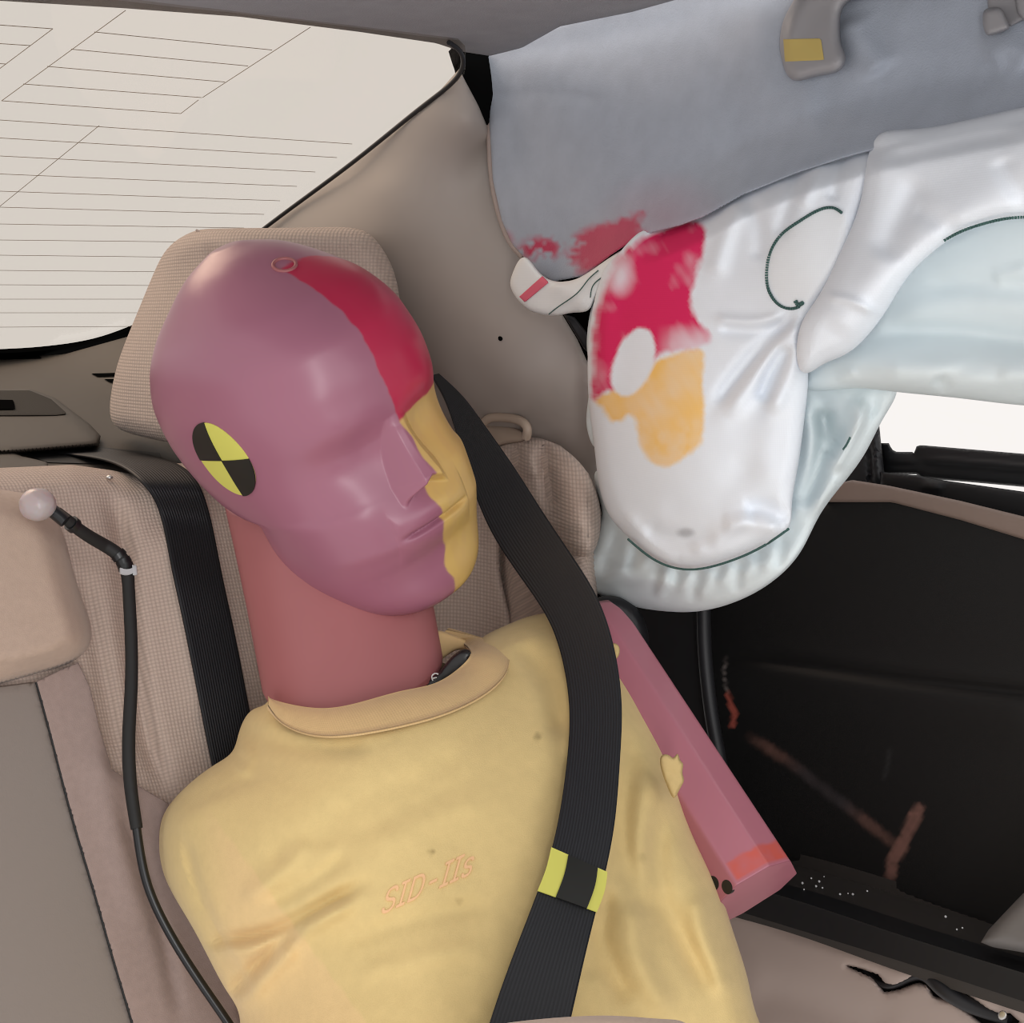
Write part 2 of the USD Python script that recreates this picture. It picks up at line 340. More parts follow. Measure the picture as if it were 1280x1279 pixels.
# rear window
t = structure('window_1', at(200, 430, 1.6), 'wide sloping rear window with thin heating lines and a bright hall behind')
GO = [(-420, -60), (0, -25), (300, -5), (560, 36), (582, 58), (582, 90), (540, 140), (360, 305), (190, 440), (90, 462), (-420, 480)]
v, f, P = slab(GO, lambda a, b: dwin(a, b)+.004, .0, 3, .004, 40, smooth_outline=False)
part(t, 'pane', (v, f), 'glass', smooth=False)
Lx = [((0, 150), (440, 180)), ((0, 172.5), (421, 197)), ((0, 195), (394, 215)), ((0, 217.5), (371, 233)), ((0, 239), (350, 251)), ((0, 259), (330, 268)), ((0, 280), (305, 285)), ((0, 300), (280, 303)), ((0, 319), (260, 322)), ((0, 338), (230, 340)), ((0, 356), (210, 357)), ((0, 374), (200, 374)), ((0, 391), (190, 391)), ((0, 409), (175, 408))]
Lx = [((-380, a[1]-(b[1]-a[1])*380/b[0]), b) for a, b in Lx]
Lx += [((157, 13), (2, 126)), ((118, 40), (340, 62.5)), ((89, 61.5), (310, 82.5)), ((59, 83), (281, 102.5)), ((29, 105), (252, 122)), ((2, 126), (226, 142)), ((388, 34), (253, 122)), ((248, 125), (226, 142)), ((-300, 10), (66, 36)), ((66, 36), (-10, 93)), ((-300, 35), (38, 57)), ((-300, 62), (8, 80)), ((124, 157), (-10, 266))]
for a, b in Lx:
    u = np.linspace(0, 1, 12); x, y = a[0]+(b[0]-a[0])*u, a[1]+(b[1]-a[1])*u
    part(t, 'heating_line', tube(at(x, y, dwin(x, y)+.002), .00021, 6), 'defroster', smooth=True)
sl = curve([(560, 52), (573, 62), (578, 76), (570, 96), (530, 130), (440, 202), (330, 284), (240, 356), (170, 408)], 70)
part(t, 'rubber_seal', tube(at(sl[:, 0]+1, sl[:, 1]+1, dwin(sl[:, 0], sl[:, 1])-.001), .0016, 8), 'black_rubber')
b = curve([(-400, 448), (0, 440), (60, 436), (120, 426), (180, 404)], 40)
part(t, 'black_border', ribbon(b-[0, 1], b+[6, 22], lambda a, c: dwin(a, c)-.0, 40, 4, .004)[:2], 'black_void')

# body behind the trim, pillar
t = structure('wall_left', at(680, 600, 1.2), 'black backing on the body side behind the gaps around the pillar trim')
part(t, 'body_panel', slab([(560, 40), (640, 20), (900, 60), (880, 380), (830, 640), (830, 1350), (640, 1350), (560, 660), (420, 560), (400, 330), (460, 230), (530, 160), (572, 110)], lambda a, c: dX(.755)(a, c), .004, 10, .01, 40, smooth_outline=False)[:2], 'black_void')  # plain black backing that keeps the trim gaps dark
PIL = [(574, 86), (582, 102), (598, 132), (613, 168), (624, 205), (642, 290), (676, 350), (704, 395), (722, 425), (742, 470), (750, 560), (748, 612), (735, 640), (660, 720), (300, 720), (200, 640), (165, 470), (160, 422), (240, 360), (332, 284), (440, 204), (535, 130)]
dpil = rbf([(577, 84, 1.115), (600, 140, 1.125), (616, 200, 1.158), (440, 204, 1.245), (332, 284, 1.35), (160, 422, 1.58), (475, 235, 1.19), (375, 318, 1.275), (590, 150, 1.12), (636, 290, 1.142), (670, 350, 1.130), (700, 395, 1.115), (748, 600, 1.16), (735, 440, 1.115), (600, 400, 1.14), (600, 560, 1.22), (640, 480, 1.13), (480, 450, 1.245), (300, 560, 1.42), (220, 640, 1.50), (500, 320, 1.185)])
t = structure('trim_2', at(640, 700, 1.15), 'beige moulded plastic trim on the rear pillar between window and airbag')
part(t, 'pillar_panel', slab(PIL, dpil, .006, 9, .012, 9, smooth_outline=False)[:2], 'pillar_plastic')
part(t, 'dark_speck', slab([(623, 421), (627, 421), (628, 425), (624, 426)], lambda a, c: dpil(a, c)-.0008, .0004, 1, .001, 2)[:2], 'black_void', 'small dark speck')
part(t, 'gap_wedge', slab([(704, 393), (718, 396), (737, 420), (740, 446), (730, 436)], lambda a, c: dpil(a, c)-.012, .003, 5, .008, 5, smooth_outline=False)[:2], 'black_trim', 'dark gap below the tether drawn as a black wedge')  # black wedge laid on the trim to draw the dark gap

pe = curve([(566, 60), (574, 84), (583, 102), (599, 132), (614, 168), (617, 205), (631, 290), (665, 350)], 40); pe3 = at(pe[:, 0]-1, pe[:, 1], dpil(pe[:, 0], pe[:, 1])+.006)
part('/World/wall_left', 'pillar_flange', gridmesh(np.array([pe3+[k*.14, k*.02, 0] for k in np.linspace(0, 1, 6)]), .004), 'black_void')
# parcel shelf
dsh = rbf([(-60, 440, 1.60), (50, 440, 1.60), (180, 430, 1.52), (50, 480, 1.47), (160, 500, 1.40), (50, 540, 1.28), (50, 590, 1.12), (190, 575, 1.19), (-60, 590, 1.10), (260, 560, 1.25), (-500, 440, 1.38), (-500, 600, .92), (-500, 520, 1.12)])
t = structure('trim_3', at(60, 560, 1.25), 'brown grey plastic parcel shelf below the rear window')
part(t, 'shelf_panel', slab([(-500, 452), (0, 447), (80, 443), (170, 418), (300, 400), (340, 620), (-500, 625)], dsh, .003, 6, .015, 10, smooth_outline=False)[:2], 'shelf_plastic')
for q in ([(-60, 445), (48, 444), (53, 448), (-60, 451)], [(114, 467), (145, 466), (145, 470), (122, 471)], [(130, 474), (146, 474), (146, 479), (138, 478)]):
    part(t, 'vent_slot', slab(q, lambda a, c: dsh(a, c)-.004, .001, 2, .004, 4, smooth_outline=False)[:2], 'black_void', 'dark slot')
part(t, 'light_housing', slab([(-260, 488), (-70, 486), (37, 486), (68, 497), (112, 530), (126, 545), (123, 558), (24, 566), (-70, 570), (-260, 572)], lambda a, c: dsh(a, c)-.055+.0006*np.clip(518-c, 0, 40), .03, 14, .06, 5, smooth_outline=False, folds=[([(-60, 518), (70, 518), (125, 546)], .006, 9)])[:2], 'shelf_plastic', 'raised housing of the high brake light')
part(t, 'housing_face', slab([(-260, 489), (37, 488), (64, 499), (84, 517), (70, 519), (-260, 520)], lambda a, c: dsh(a, c)-.068+.0006*np.clip(518-c, 0, 40), .004, 6, .02, 5, smooth_outline=False)[:2], 'shelf_dark', 'dark grained upper face of the housing')
part(t, 'housing_window', slab([(-40, 499), (17, 500), (19, 511), (-40, 512)], lambda a, c: dsh(a, c)-.076+.0006*np.clip(518-c, 0, 40), .001, 2, .004, 4, smooth_outline=False)[:2], 'black_void', 'small dark window')
part(t, 'corner_cover', slab([(-300, 545), (0, 546), (12, 556), (26, 570), (60, 578), (60, 590), (-300, 592)], lambda a, c: dsh(a, c)-.03, .012, 8, .03, 5, smooth_outline=False)[:2], 'shelf_plastic')
part(t, 'belt_slot', slab([(26, 567), (126, 559), (200, 566), (205, 582), (60, 578)], lambda a, c: dsh(a, c)-.006, .002, 4, .006, 6, smooth_outline=False)[:2], 'black_trim', 'dark slot where the belt comes out')

# ================================================================== door
t = structure('door_1', at(1050, 1279, 1.), 'black rear door panel with scuff marks, brown sill with window light put into its colour, and torn beige lower panel')
ddoor = lambda a, c: dX(.765)(a, c)
DO = [(800, 640), (1028, 626), (1060, 604), (1110, 612), (1285, 650), (1340, 664), (1500, 706), (1500, 1255), (1340, 1200), (1280, 1182), (1120, 1128), (1000, 1090), (800, 1050)]
def door_paint(P):
    base = np.tile(np.array([.0085, .0080, .0080]), (len(P), 1))
    n1 = meshkit.fbm(np.c_[P/np.array([9., 9.]), np.zeros(len(P))], 3, 3); n3 = meshkit.fbm(np.c_[P/40., np.zeros(len(P))], 2, 9)
    s = LineString([(938, 922), (985, 952), (1050, 1002), (1125, 1060)]); d = shapely.distance(s, shapely.points(P)); u = shapely.line_locate_point(s, shapely.points(P), normalized=True)
    prof = np.interp(u, [0, .02, .12, .3, .45, .6, .75, .9, 1], [.2, .6, 1, .55, .35, .45, .8, .6, .5])
    k = np.clip((9-d+4*(n1-.5))/6, 0, 1)*prof*(.55+.7*n1)
    redness = np.interp(u, [0, .2, .35, .6, .75, 1], [1, 1, .2, .1, .9, 1])[:, None]
    c1 = np.array([.13, .066, .052])*redness+np.array([.06, .055, .062])*(1-redness)
    base = base*(1-k[:, None])+c1*k[:, None]
    s = LineString([(1147, 1012), (1130, 1050), (1116, 1075), (1113, 1094)]); d = shapely.distance(s, shapely.points(P))
    k = (np.clip((9.5-d+5*(n1-.5))/4, 0, 1)*(.55+.8*n1))[:, None]*.9; base = base*(1-k)+np.array([.17, .085, .068])*k
    s = LineString([(1112, 938), (1109, 960), (1105, 972)]); d = shapely.distance(s, shapely.points(P)); k = np.clip((4-d)/4, 0, 1)[:, None]*.6
    base = base*(1-k)+np.array([.03, .03, .03])*k
    s = LineString([(909, 868), (914, 882), (919, 892), (915, 908)]); d = shapely.distance(s, shapely.points(P)); k = np.clip((4.2-d+3*(n1-.5))/2, 0, 1)[:, None]
    base = base*(1-k)+np.array([.45, .1, .07])*k
    s = LineString([(908, 824), (905, 838), (906, 852), (909, 866)]); d = shapely.distance(s, shapely.points(P)); k = np.clip((2.2-d)/2, 0, 1)[:, None]*.6
    return base*(1-k)+np.array([.3, .25, .23])*k
v, f, P = slab(DO, ddoor, .012, 16, .03, 4.5, smooth_outline=False, folds=[([(900, 824), (960, 826), (1100, 845), (1340, 872)], -.006, 6), ([(900, 850), (1000, 855), (1340, 900)], .006, 26)])
part(t, 'upper_panel', (v, f), 'door_black', 'black panel with reddish scuff marks', paint=door_paint(P))
part(t, 'sill', slab([(1028, 628), (1050, 604), (1065, 600), (1110, 607), (1200, 626), (1285, 647), (1345, 662), (1500, 702), (1500, 746), (1345, 700), (1285, 676), (1200, 650), (1115, 628)], lambda a, c: ddoor(a, c)-.006-.00012*np.clip(c-610-(a-1060)*.2, 0, 40), .005, 7, .02, 5, smooth_outline=False)[:2], 'skylit_sill', 'brown window sill, light from the window put into its colour')
# ledge: from the panel out to the armrest edge, then its front, shade put into a blacker colour
l1 = np.array([(880, 1056, .775), (1000, 1084, .765), (1120, 1118, .765), (1340, 1188, .765), (1500, 1240, .765)]); l2 = np.array([(880, 1098, .713), (1000, 1130, .712), (1120, 1170, .71), (1340, 1238, .71), (1500, 1290, .71)]); l3 = np.array([(880, 1126, .710), (1000, 1163, .709), (1120, 1200, .707), (1340, 1272, .707), (1500, 1325, .707)])
l0 = l1+[0, -16, 0]
def sect(ls):
    out = []
    for l in ls:
        c = curve(l, 40); out.append(at(c[:, 0], c[:, 1], dX(1.)(c[:, 0], c[:, 1])*c[:, 2]))
    return np.array(out)
part(t, 'armrest_ledge', gridmesh(sect([l0, l1, (l1*.9+l2*.1), (l1+l2)/2, l1*.12+l2*.88, l2]), .02), 'armrest_dark', 'dark brown armrest ledge', smooth=60)
part(t, 'armrest_front', gridmesh(sect([l2-[0, 3, 0], l2, l2*.8+l3*.2, l3]), .02), 'black_trim', 'front face of the armrest, shade put into its black colour', smooth=60)
TEAR = [(1060, 1208), (1076, 1211), (1098, 1219), (1106, 1230), (1118, 1235), (1140, 1224), (1156, 1214), (1166, 1214), (1180, 1226), (1194, 1230), (1212, 1246), (1234, 1262), (1250, 1268), (1262, 1266), (1275, 1278), (1250, 1284), (1228, 1280), (1206, 1262), (1188, 1250), (1168, 1246), (1160, 1232), (1148, 1228), (1126, 1236), (1106, 1240), (1090, 1222)]
dlow = lambda a, c: dX(.715)(a, c)-.00012*np.clip(c-1150, 0, 300)*.3
part(t, 'lower_panel', slab([(870, 1130), (935, 1141), (965, 1143), (1000, 1150), (1120, 1186), (1220, 1218), (1340, 1258), (1500, 1312), (1500, 1480), (1340, 1420), (870, 1400)], dlow, .006, 8, .012, 7, smooth_outline=False, holes=[TEAR], folds=[([(940, 1148), (1050, 1184), (1160, 1216), (1230, 1240)], -.003, 4), ([(930, 1240), (1020, 1260), (1120, 1300)], -.005, 20)])[:2], 'door_beige', 'beige lower panel with a ragged tear')
part(t, 'tear_backing', slab([(1040, 1195), (1170, 1200), (1300, 1262), (1320, 1300), (1180, 1290), (1050, 1250)], lambda a, c: dlow(a, c)+.02, .002, 5, .01, 12)[:2], 'black_trim', 'black cavity behind the tear')
w = curve([(1080, 1214, .012), (1112, 1233, .004), (1150, 1219, .004), (1178, 1236, -.002), (1214, 1258, .002), (1262, 1276, .008)], 40)
part(t, 'torn_wire', tube(at(w[:, 0], w[:, 1], dlow(w[:, 0], w[:, 1])+w[:, 2]), np.interp(np.linspace(0, 1, 40), [0, .3, .55, .75, 1], [.0012, .002, .0045, .0042, .003])), 'black_rubber', 'black wire showing in the tear')
part(t, 'wire_clip', slab([(1248, 1266), (1256, 1264), (1258, 1272), (1250, 1275)], lambda a, c: dlow(a, c)-.006, .001, 2, .003, 3)[:2], 'screw')
part(t, 'pull_bezel', slab([(1340, 1062), (1300, 1096), (1270, 1126), (1236, 1162), (1226, 1178), (1240, 1184), (1285, 1192), (1340, 1200)], lambda a, c: dX(.70)(a, c), .015, 16, .03, 6, smooth_outline=False)[:2], 'bezel', 'grey bezel at the front end of the armrest')
part(t, 'front_panel', run([(.772, .885), (.768, .87), (.770, .85), (.770, .66)], .51, -.2), 'black_trim', 'forward part of the black door panel', smooth=40)
part(t, 'front_sill', run([(.80, .893), (.775, .892), (.764, .884), (.762, .868)], .50, -.2), 'skylit_sill', smooth=60)
part(t, 'front_ledge', run([(.770, .672), (.74, .664), (.716, .657), (.713, .652), (.713, .635)], .475, -.2), 'armrest_dark', smooth=40)
part(t, 'front_lower_panel', run([(.722, .645), (.722, .40)], .475, -.2), 'door_beige')
# window channel and belt line
part(t, 'window_post', slab([(1052, 600), (1098, 520), (1102, 560), (1108, 612), (1052, 612)], dX(.79), .005, 5, .02, 5, smooth_outline=False, folds=[([(1092, 540), (1096, 608)], .004, 3), ([(1086, 560), (1088, 606)], -.004, 2)])[:2], 'black_rubber', 'black ribbed window channel')
part(t, 'upper_belt_strip', slab([(1101, 554), (1111, 554), (1115, 562), (1121, 565), (1143, 565), (1146, 557), (1152, 556.5), (1282, 567.5), (1345, 573), (1900, 622), (1900, 668), (1345, 618), (1282, 609), (1215, 603), (1152, 598), (1145, 593), (1104, 593)], dX(.80), .004, 5, .015, 5, smooth_outline=False, folds=[([(1145, 574), (1210, 578), (1340, 590)], .004, 2.5), ([(1104, 574), (1145, 577)], .003, 2), ([(1104, 587), (1143, 590)], .003, 2)])[:2], 'black_trim', 'black notched belt strip')
part(t, 'lower_belt_strip', slab([(1101, 590), (1146, 594), (1180, 600.5), (1282, 615), (1345, 624), (1900, 690), (1900, 780), (1345, 680), (1282, 660), (1100, 618)], dX(.785), .004, 5, .015, 5, smooth_outline=False, folds=[([(1152, 607), (1178, 610)], .004, 3)])[:2], 'black_trim', 'black lower belt strip')
# rear edge of the door opening
t = structure('trim_4', at(850, 1100, 1.05), 'black rubber and trim along the rear edge of the door opening')
part(t, 'seal_panel', slab([(770, 700), (886, 700), (884, 780), (888, 850), (896, 910), (910, 980), (900, 1120), (780, 1120)], dX(.725), .012, 16, .03, 8, smooth_outline=False)[:2], 'black_rubber')
s4 = curve([(880, 700), (880, 790), (884, 850), (892, 910), (905, 980), (915, 1060)], 40)
part(t, 'seal_lip', tube(at(s4[:, 0], s4[:, 1], dX(.715)(s4[:, 0], s4[:, 1])), .0045, 12), 'black_rubber', 'rounded sealing lip')

# ================================================================== rear seat
TA = math.tan(math.radians(24))
dseat0 = dplane((0, .990, .902), (0, 1, -TA))
def dseat(px, py):
    px, py = np.broadcast_arrays(np.asarray(px, float), np.asarray(py, float))
    return dseat0(px, py)-.17*np.clip((px-545)/160, 0, 1.2)**1.5
def seat_uv(V):
    s = math.radians(24); return np.stack([V[:, 0], V[:, 1]*math.sin(s)+V[:, 2]*math.cos(s)], 1)
hd_ = np.array([.80, -.60, 0])     # the weave runs level round the cushions
t = thing('rear_seat', at(250, 1300, 1.0), 'beige rear bench seat back with mesh fabric panels behind the dummy', 'car seat')
SB = [(-400, 584), (0, 585), (90, 581), (140, 588), (170, 594), (200, 580), (250, 578), (330, 574), (500, 556), (600, 546), (650, 541), (700, 556), (736, 592), (752, 640), (744, 690), (750, 800), (800, 950), (860, 1400), (-400, 1400)]
v, f, P = slab(SB, dseat, .05, 34, .12, 7, smooth_outline=False, folds=[
    ([(128, 606), (150, 660), (158, 740), (170, 840), (185, 930), (215, 1000)], -.012, 9), ([(100, 700), (118, 790), (135, 880), (150, 960)], -.006, 8),
    ([(205, 640), (240, 760), (280, 900)], .010, 26), ([(625, 620), (624, 700), (628, 790)], -.016, 7), ([(600, 560), (615, 610), (622, 640)], -.008, 9)])
SEATF = FRONT
part(t, 'mesh_panel', (v, f), 'mesh_fabric', 'beige mesh fabric panel', uv=seat_uv(v))
v, f, P = slab([(-400, 600), (0, 611), (38, 618), (62, 636), (80, 668), (92, 712), (104, 752), (114, 784), (112, 806), (94, 826), (50, 842), (0, 856), (-400, 870)], lambda a, c: dseat(a, c)-.035, .04, 36, .07, 6, folds=[([(-60, 846), (0, 836), (60, 826), (104, 800)], -.006, 4)])
part(t, 'headrest_pad', (v, f), 'tan_fabric', 'plain tan centre pad', smooth=True)
v, f, P = slab([(-400, 866), (0, 858), (45, 852), (52, 872), (82, 985), (118, 1110), (168, 1282), (184, 1400), (-400, 1400)], lambda a, c: dseat(a, c)-.010, .003, 3, .04, 9, smooth_outline=False)
part(t, 'armrest_back', (v, f), 'vinyl', 'grey brown vinyl back of the folded centre armrest', smooth=True)
v, f, P = slab([(43, 853), (70, 840), (98, 828), (112, 858), (126, 915), (140, 962), (165, 978), (210, 1004), (260, 1100), (330, 1400), (181, 1400), (165, 1282), (115, 1110), (79, 985), (49, 872)], lambda a, c: dseat(a, c)-.012, .001, 3, .03, 7, smooth_outline=False, folds=[([(150, 1000), (200, 1160), (225, 1279)], -.005, 6), ([(120, 920), (150, 1040), (180, 1160)], .004, 16)])
part(t, 'bolster', (v, f), 'smooth_fabric', 'plain brown fabric bolster', smooth=True)
se = curve([(45, 853), (62, 915), (80, 985), (98, 1050), (116, 1110), (141, 1198), (166, 1282), (190, 1370)], 60)
part(t, 'seam', tube(at(se[:, 0], se[:, 1], dseat(se[:, 0], se[:, 1])-.0115), .0007, 6), 'cable_sleeve', 'dark seam line')
v, f, P = slab([(598, 566), (628, 552), (660, 546), (700, 558), (735, 592), (751, 640), (742, 690), (715, 705), (660, 680), (620, 620)], lambda a, c: dseat(a, c)-.012, .04, 40, .07, 5, folds=[([(646, 556), (644, 590), (650, 620)], -.010, 5), ([(676, 552), (684, 600), (690, 640)], -.010, 6), ([(660, 556), (668, 600)], .006, 8), ([(632, 560), (632, 600)], .005, 6), ([(702, 565), (712, 620), (715, 670)], .006, 14)], fold_gain=1.8)
part(t, 'shoulder_bolster', (v, f), 'mesh_fabric', 'puckered outer shoulder of the seat', uv=np.stack([v@hd_, v[:, 2]], 1))
v, f, P = slab([(520, 640), (590, 620), (622, 660), (626, 720), (632, 830), (520, 830)], lambda a, c: dseat(a, c)-.006, .010, 10, .03, 7)
part(t, 'centre_panel', (v, f), 'mesh_fabric', uv=np.stack([v@hd_, v[:, 2]], 1))
g = curve([(604, 529, -.01), (612, 523, -.012), (632, 522, -.012), (652, 527, -.010), (659, 536, -.006), (658, 547, .0)], 30)
part(t, 'belt_guide', tube(at(g[:, 0], g[:, 1], dseat(g[:, 0], g[:, 1])+g[:, 2]), .0032, 12), 'seat_plastic', 'beige plastic belt guide loop')
part(t, 'guide_base', slab([(596, 540), (610, 530), (640, 534), (654, 541), (656, 550), (630, 556), (604, 562)], lambda a, c: dseat(a, c)+.002, .006, 8, .02, 4)[:2], 'seat_plastic')
sc = trimesh.creation.icosphere(2, .0022); sc.vertices *= [1, 1, .7]
part(t, 'screw', (sc.vertices+at(137, 597, dseat(137, 597)+.008)[0]*0+np.asarray(at(137., 597., float(dseat(137, 597))+.010)), sc.faces), 'screw', 'small shiny screw')

# headrest
t = thing('headrest', at(320, 575, 1.1), 'beige mesh headrest behind the dummy head', 'headrest')
hr = [(138, 520), (141, 480), (152, 440), (170, 395), (192, 342), (212, 308), (240, 290), (262, 286), (330, 285), (400, 284), (440, 285), (462, 293), (480, 314), (494, 345), (502, 400), (505, 470), (490, 540), (300, 560), (230, 556), (170, 544), (146, 534)]
dhr = rbf([(140, 520, 1.19), (150, 440, 1.19), (200, 330, 1.18), (200, 480, 1.135), (262, 290, 1.105), (262, 400, 1.10), (262, 545, 1.10), (360, 400, 1.095), (440, 290, 1.12), (480, 400, 1.13), (500, 480, 1.15)])
v, f, P = slab(hr, dhr, .035, 22, .10, 6, folds=[([(250, 288), (262, 310), (262, 400), (258, 545)], -.006, 3.5), ([(180, 300), (330, 290), (470, 300)], .004, 14)])
part(t, 'cushion', (v, f), 'mesh_fabric', uv=np.stack([v@hd_, v[:, 2]], 1))
ps = curve([(246, 288), (258, 298), (262, 316), (262, 400)], 30)
part(t, 'seam', tube(at(ps[:, 0], ps[:, 1], dhr(ps[:, 0], ps[:, 1])+np.interp(ps[:, 1], [288, 298, 330], [.024, .012, .004])), .0009, 8), 'smooth_fabric')
for xx in (275, 395):
    part(t, 'post', tube(at(np.full(6, xx), np.linspace(540, 610, 6), np.full(6, 1.15)), .005, 12), 'black_metal', 'dark headrest post')

# ================================================================== belts
t = thing('seat_belt', at(250, 950, 1.0), 'black seat belt lying over the seat top left of the dummy', 'seat belt')
cL = [(62, 566, 1.20), (110, 571, 1.16), (150, 582, 1.085), (180, 606, 1.045), (200, 642, 0), (213, 700, 0), (228, 770, 0), (248, 870, 0), (264, 950, 0), (272, 985, 0)]
cR = [(130, 561, 1.22), (185, 570, 1.18), (225, 583, 1.105), (248, 606, 1.065), (262, 645, 0), (276, 715, 0), (290, 780, 0), (306, 860, 0), (320, 935, 0), (326, 970, 0)]
cLa, cRa = np.array(cL), np.array(cR)
for B in (cLa, cRa):
    B[4:, 2] = SEATF(B[4:, :2])-.006
r = ribbon(cLa, cRa, None, 160, 14, .0016)
part(t, 'webbing', r[:2], 'belt_web', uv=r[2])

dshirt = rbf([(440, 890, .885), (345, 888, .925), (300, 915, .945), (240, 985, .925), (205, 1050, .93), (230, 1150, .90), (300, 1279, .875), (350, 1000, .865), (400, 1150, .83), (500, 1000, .845), (520, 1150, .815), (600, 1279, .79), (450, 1279, .80), (590, 880, .895), (600, 800, .955), (690, 768, .985), (700, 860, .925), (700, 1000, .865), (690, 1150, .825), (780, 850, .95), (820, 960, .91), (850, 1060, .885), (900, 1160, .875), (945, 1279, .865), (760, 1200, .825), (640, 1400, .77), (400, 1400, .78), (900, 1400, .85), (140, 1100, .96)], .002)
t = thing('seat_belt', at(660, 1279, .8), 'black shoulder belt across the dummy chest with a yellow and black target band', 'seat belt')
bL = [(540, 470, 1.135), (556, 500, 1.12), (572, 548, 1.10), (590, 606, 1.075), (616, 668, 1.045), (655, 728, 1.0), (690, 785, .955), (708, 850, .915), (712, 905, .888), (706, 975, .858), (692, 1052, .831), (670, 1120, .812), (640, 1198, .795), (612, 1279, .78), (585, 1370, .765)]
bR = [(548, 468, 1.14), (578, 496, 1.125), (606, 532, 1.10), (640, 580, 1.07), (676, 636, 1.04), (716, 696, .995), (748, 750, .958), (768, 812, .922), (777, 880, .893), (775, 950, .866), (768, 1030, .84), (752, 1110, .82), (732, 1192, .80), (712, 1279, .785), (690, 1370, .77)]
bLa, bRa = np.array(bL), np.array(bR)
for B in (bLa, bRa):
    i = B[:, 1] > 790; B[i, 2] = np.minimum(B[i, 2], dshirt(B[i, 0], B[i, 1])-.006)
r = ribbon(bLa, bRa, None, 220, 14, .0016, .0)
half = r[2][:, 1].max()*.5
part(t, 'webbing', r[:2], 'belt_web', uv=r[2])
# target band round the webbing
def band(u0, u1, eps):
    L, R = np.array([(690, 1060), (684, 1085), (673, 1114)], float), np.array([(758, 1090), (755, 1112), (745, 1140)], float)
    cl = curve(bLa, 300); cr = curve(bRa, 300)
    dl, dr = np.interp(L[:, 1], cl[:, 1], cl[:, 2])-eps, np.interp(R[:, 1], cr[:, 1], cr[:, 2])-eps
    l3_, r3_ = np.c_[L, dl], np.c_[R, dr]
    return ribbon(l3_*(1-u0)+r3_*u0, l3_*(1-u1)+r3_*u1, None, 12, 6, .0008)[:2]
b0 = part(t, 'target_band', band(-.015, 1.015, .0022), 'sticker_yellow', 'yellow band with a black centre')
part(b0, 'black_centre', band(.30, .84, .0032), 'sticker_black', 'black centre of the band')

# ================================================================== crash test dummy
def camv(v): return v[0]*RT+v[1]*UP-v[2]*FW
hx = camv((.63, -.044, .775)); hx /= np.linalg.norm(hx)
hz = camv((-.366, .87, .33)); hz -= hx*(hz@hx); hz /= np.linalg.norm(hz)
hy = np.cross(hz, hx); HC = at(391.9, 509.4, .955)
def head_w(p): p = np.asarray(p, float); return HC+p[..., :1]*hx+p[..., 1:2]*hy+p[..., 2:]*hz
zf = np.array([-.126, -.123, -.117, -.108, -.098, -.090, -.080, -.070, -.060, -.050, -.035, -.015, 0.0, .02, .042, .065, .086, .096, .1015])
xf = np.array([.030, .052, .0602, .0630, .0642, .0664, .0715, .0757, .0755, .0752, .0760, .0772, .0800, .0815, .0773, .0596, .0273, .0085, -.0075])
zb = np.array([-.126, -.122, -.112, -.100, -.085, -.070, -.056, -.050, -.046, -.042, -.034, -.015, .005, .025, .045, .065, .082, .094, .1015])
xb = np.array([.0116, .0023, -.0140, -.030, -.043, -.048, -.047, -.046, -.0510, -.070, -.087, -.1027, -.1104, -.1109, -.1018, -.0817, -.0584, -.041, -.0255])
zw = np.array([-.126, -.122, -.112, -.100, -.085, -.070, -.050, -.03, -.01, .015, .04, .06, .078, .092, .1015])
ww = np.array([.0105, .0240, .0400, .0490, .0552, .0575, .0598, .0630, .0660, .0678, .0644, .0570, .0435, .0285, .0085])
f1, f2, f3 = PchipInterpolator(zf, xf), PchipInterpolator(zb, xb), PchipInterpolator(zw, ww)
def Gh(p):
    x, y, z = p.T; zc = np.clip(z, -.126, .1015); a, b, w_ = f1(zc), f2(zc), np.maximum(f3(zc), 1e-3); cx, hl = (a+b)/2, np.maximum((a-b)/2, 1e-3)
    n = 2.37+.05*np.clip((-z-.02)/.05, 0, 1)
    return (np.abs(x-cx)/hl)**n+(np.abs(y)/w_)**n-1+np.abs(z-zc)*2000
ico = trimesh.creation.icosphere(subdivisions=7); D = np.array(ico.vertices); o = np.array([-.005, 0, -.012])
first = np.full(len(D), .16); act = np.arange(len(D))
for k in np.linspace(.02, .16, 71):
    g_ = Gh(o+D[act]*k) > 0; first[act[g_]] = k; act = act[~g_]
    if not len(act): break
hi, lo = first, first-.002
for _ in range(12):
    m_ = (lo+hi)/2; g_ = Gh(o+D*m_[:, None]) > 0; hi = np.where(g_, m_, hi); lo = np.where(g_, lo, m_)
H = trimesh.Trimesh(o+D*lo[:, None], ico.faces, process=False)
trimesh.smoothing.filter_taubin(H, lamb=.5, nu=.5, iterations=60)
H0 = np.array(H.vertices); x, y, z = H0.T
def bell(a, c, s): return np.exp(-((a-c)/s)**2/2)
def sstep(a, e0, e1): t_ = np.clip((a-e0)/(e1-e0), 0, 1); return t_*t_*(3-2*t_)
front = sstep(x, .0, .03)
ay = np.abs(y)
# nose: a flat-sided wedge
zt, zn = -.041, -.004
s_ = np.clip((zn-z)/(zn-zt), 0, 1.0); hn = .0138*s_**1.1+.002*(s_ > 0)*np.minimum(1, s_*6)
wn = .0075+.0095*s_
prof = np.clip(1-ay/wn, 0, 1); prof = np.minimum(prof*1.45, 1-.45*(1-np.clip(1-ay/(wn*.45), 0, 1))**2*(ay < wn*.45)-(ay >= wn*.45)*0) if False else np.clip(1.35*(1-(ay/wn)**1.25), 0, 1)
zu_ = -zt+.010*np.clip(ay/wn, 0, 1.2); under = 1-sstep(-z, zu_-.001, zu_+.0045)
nose = hn*prof*under
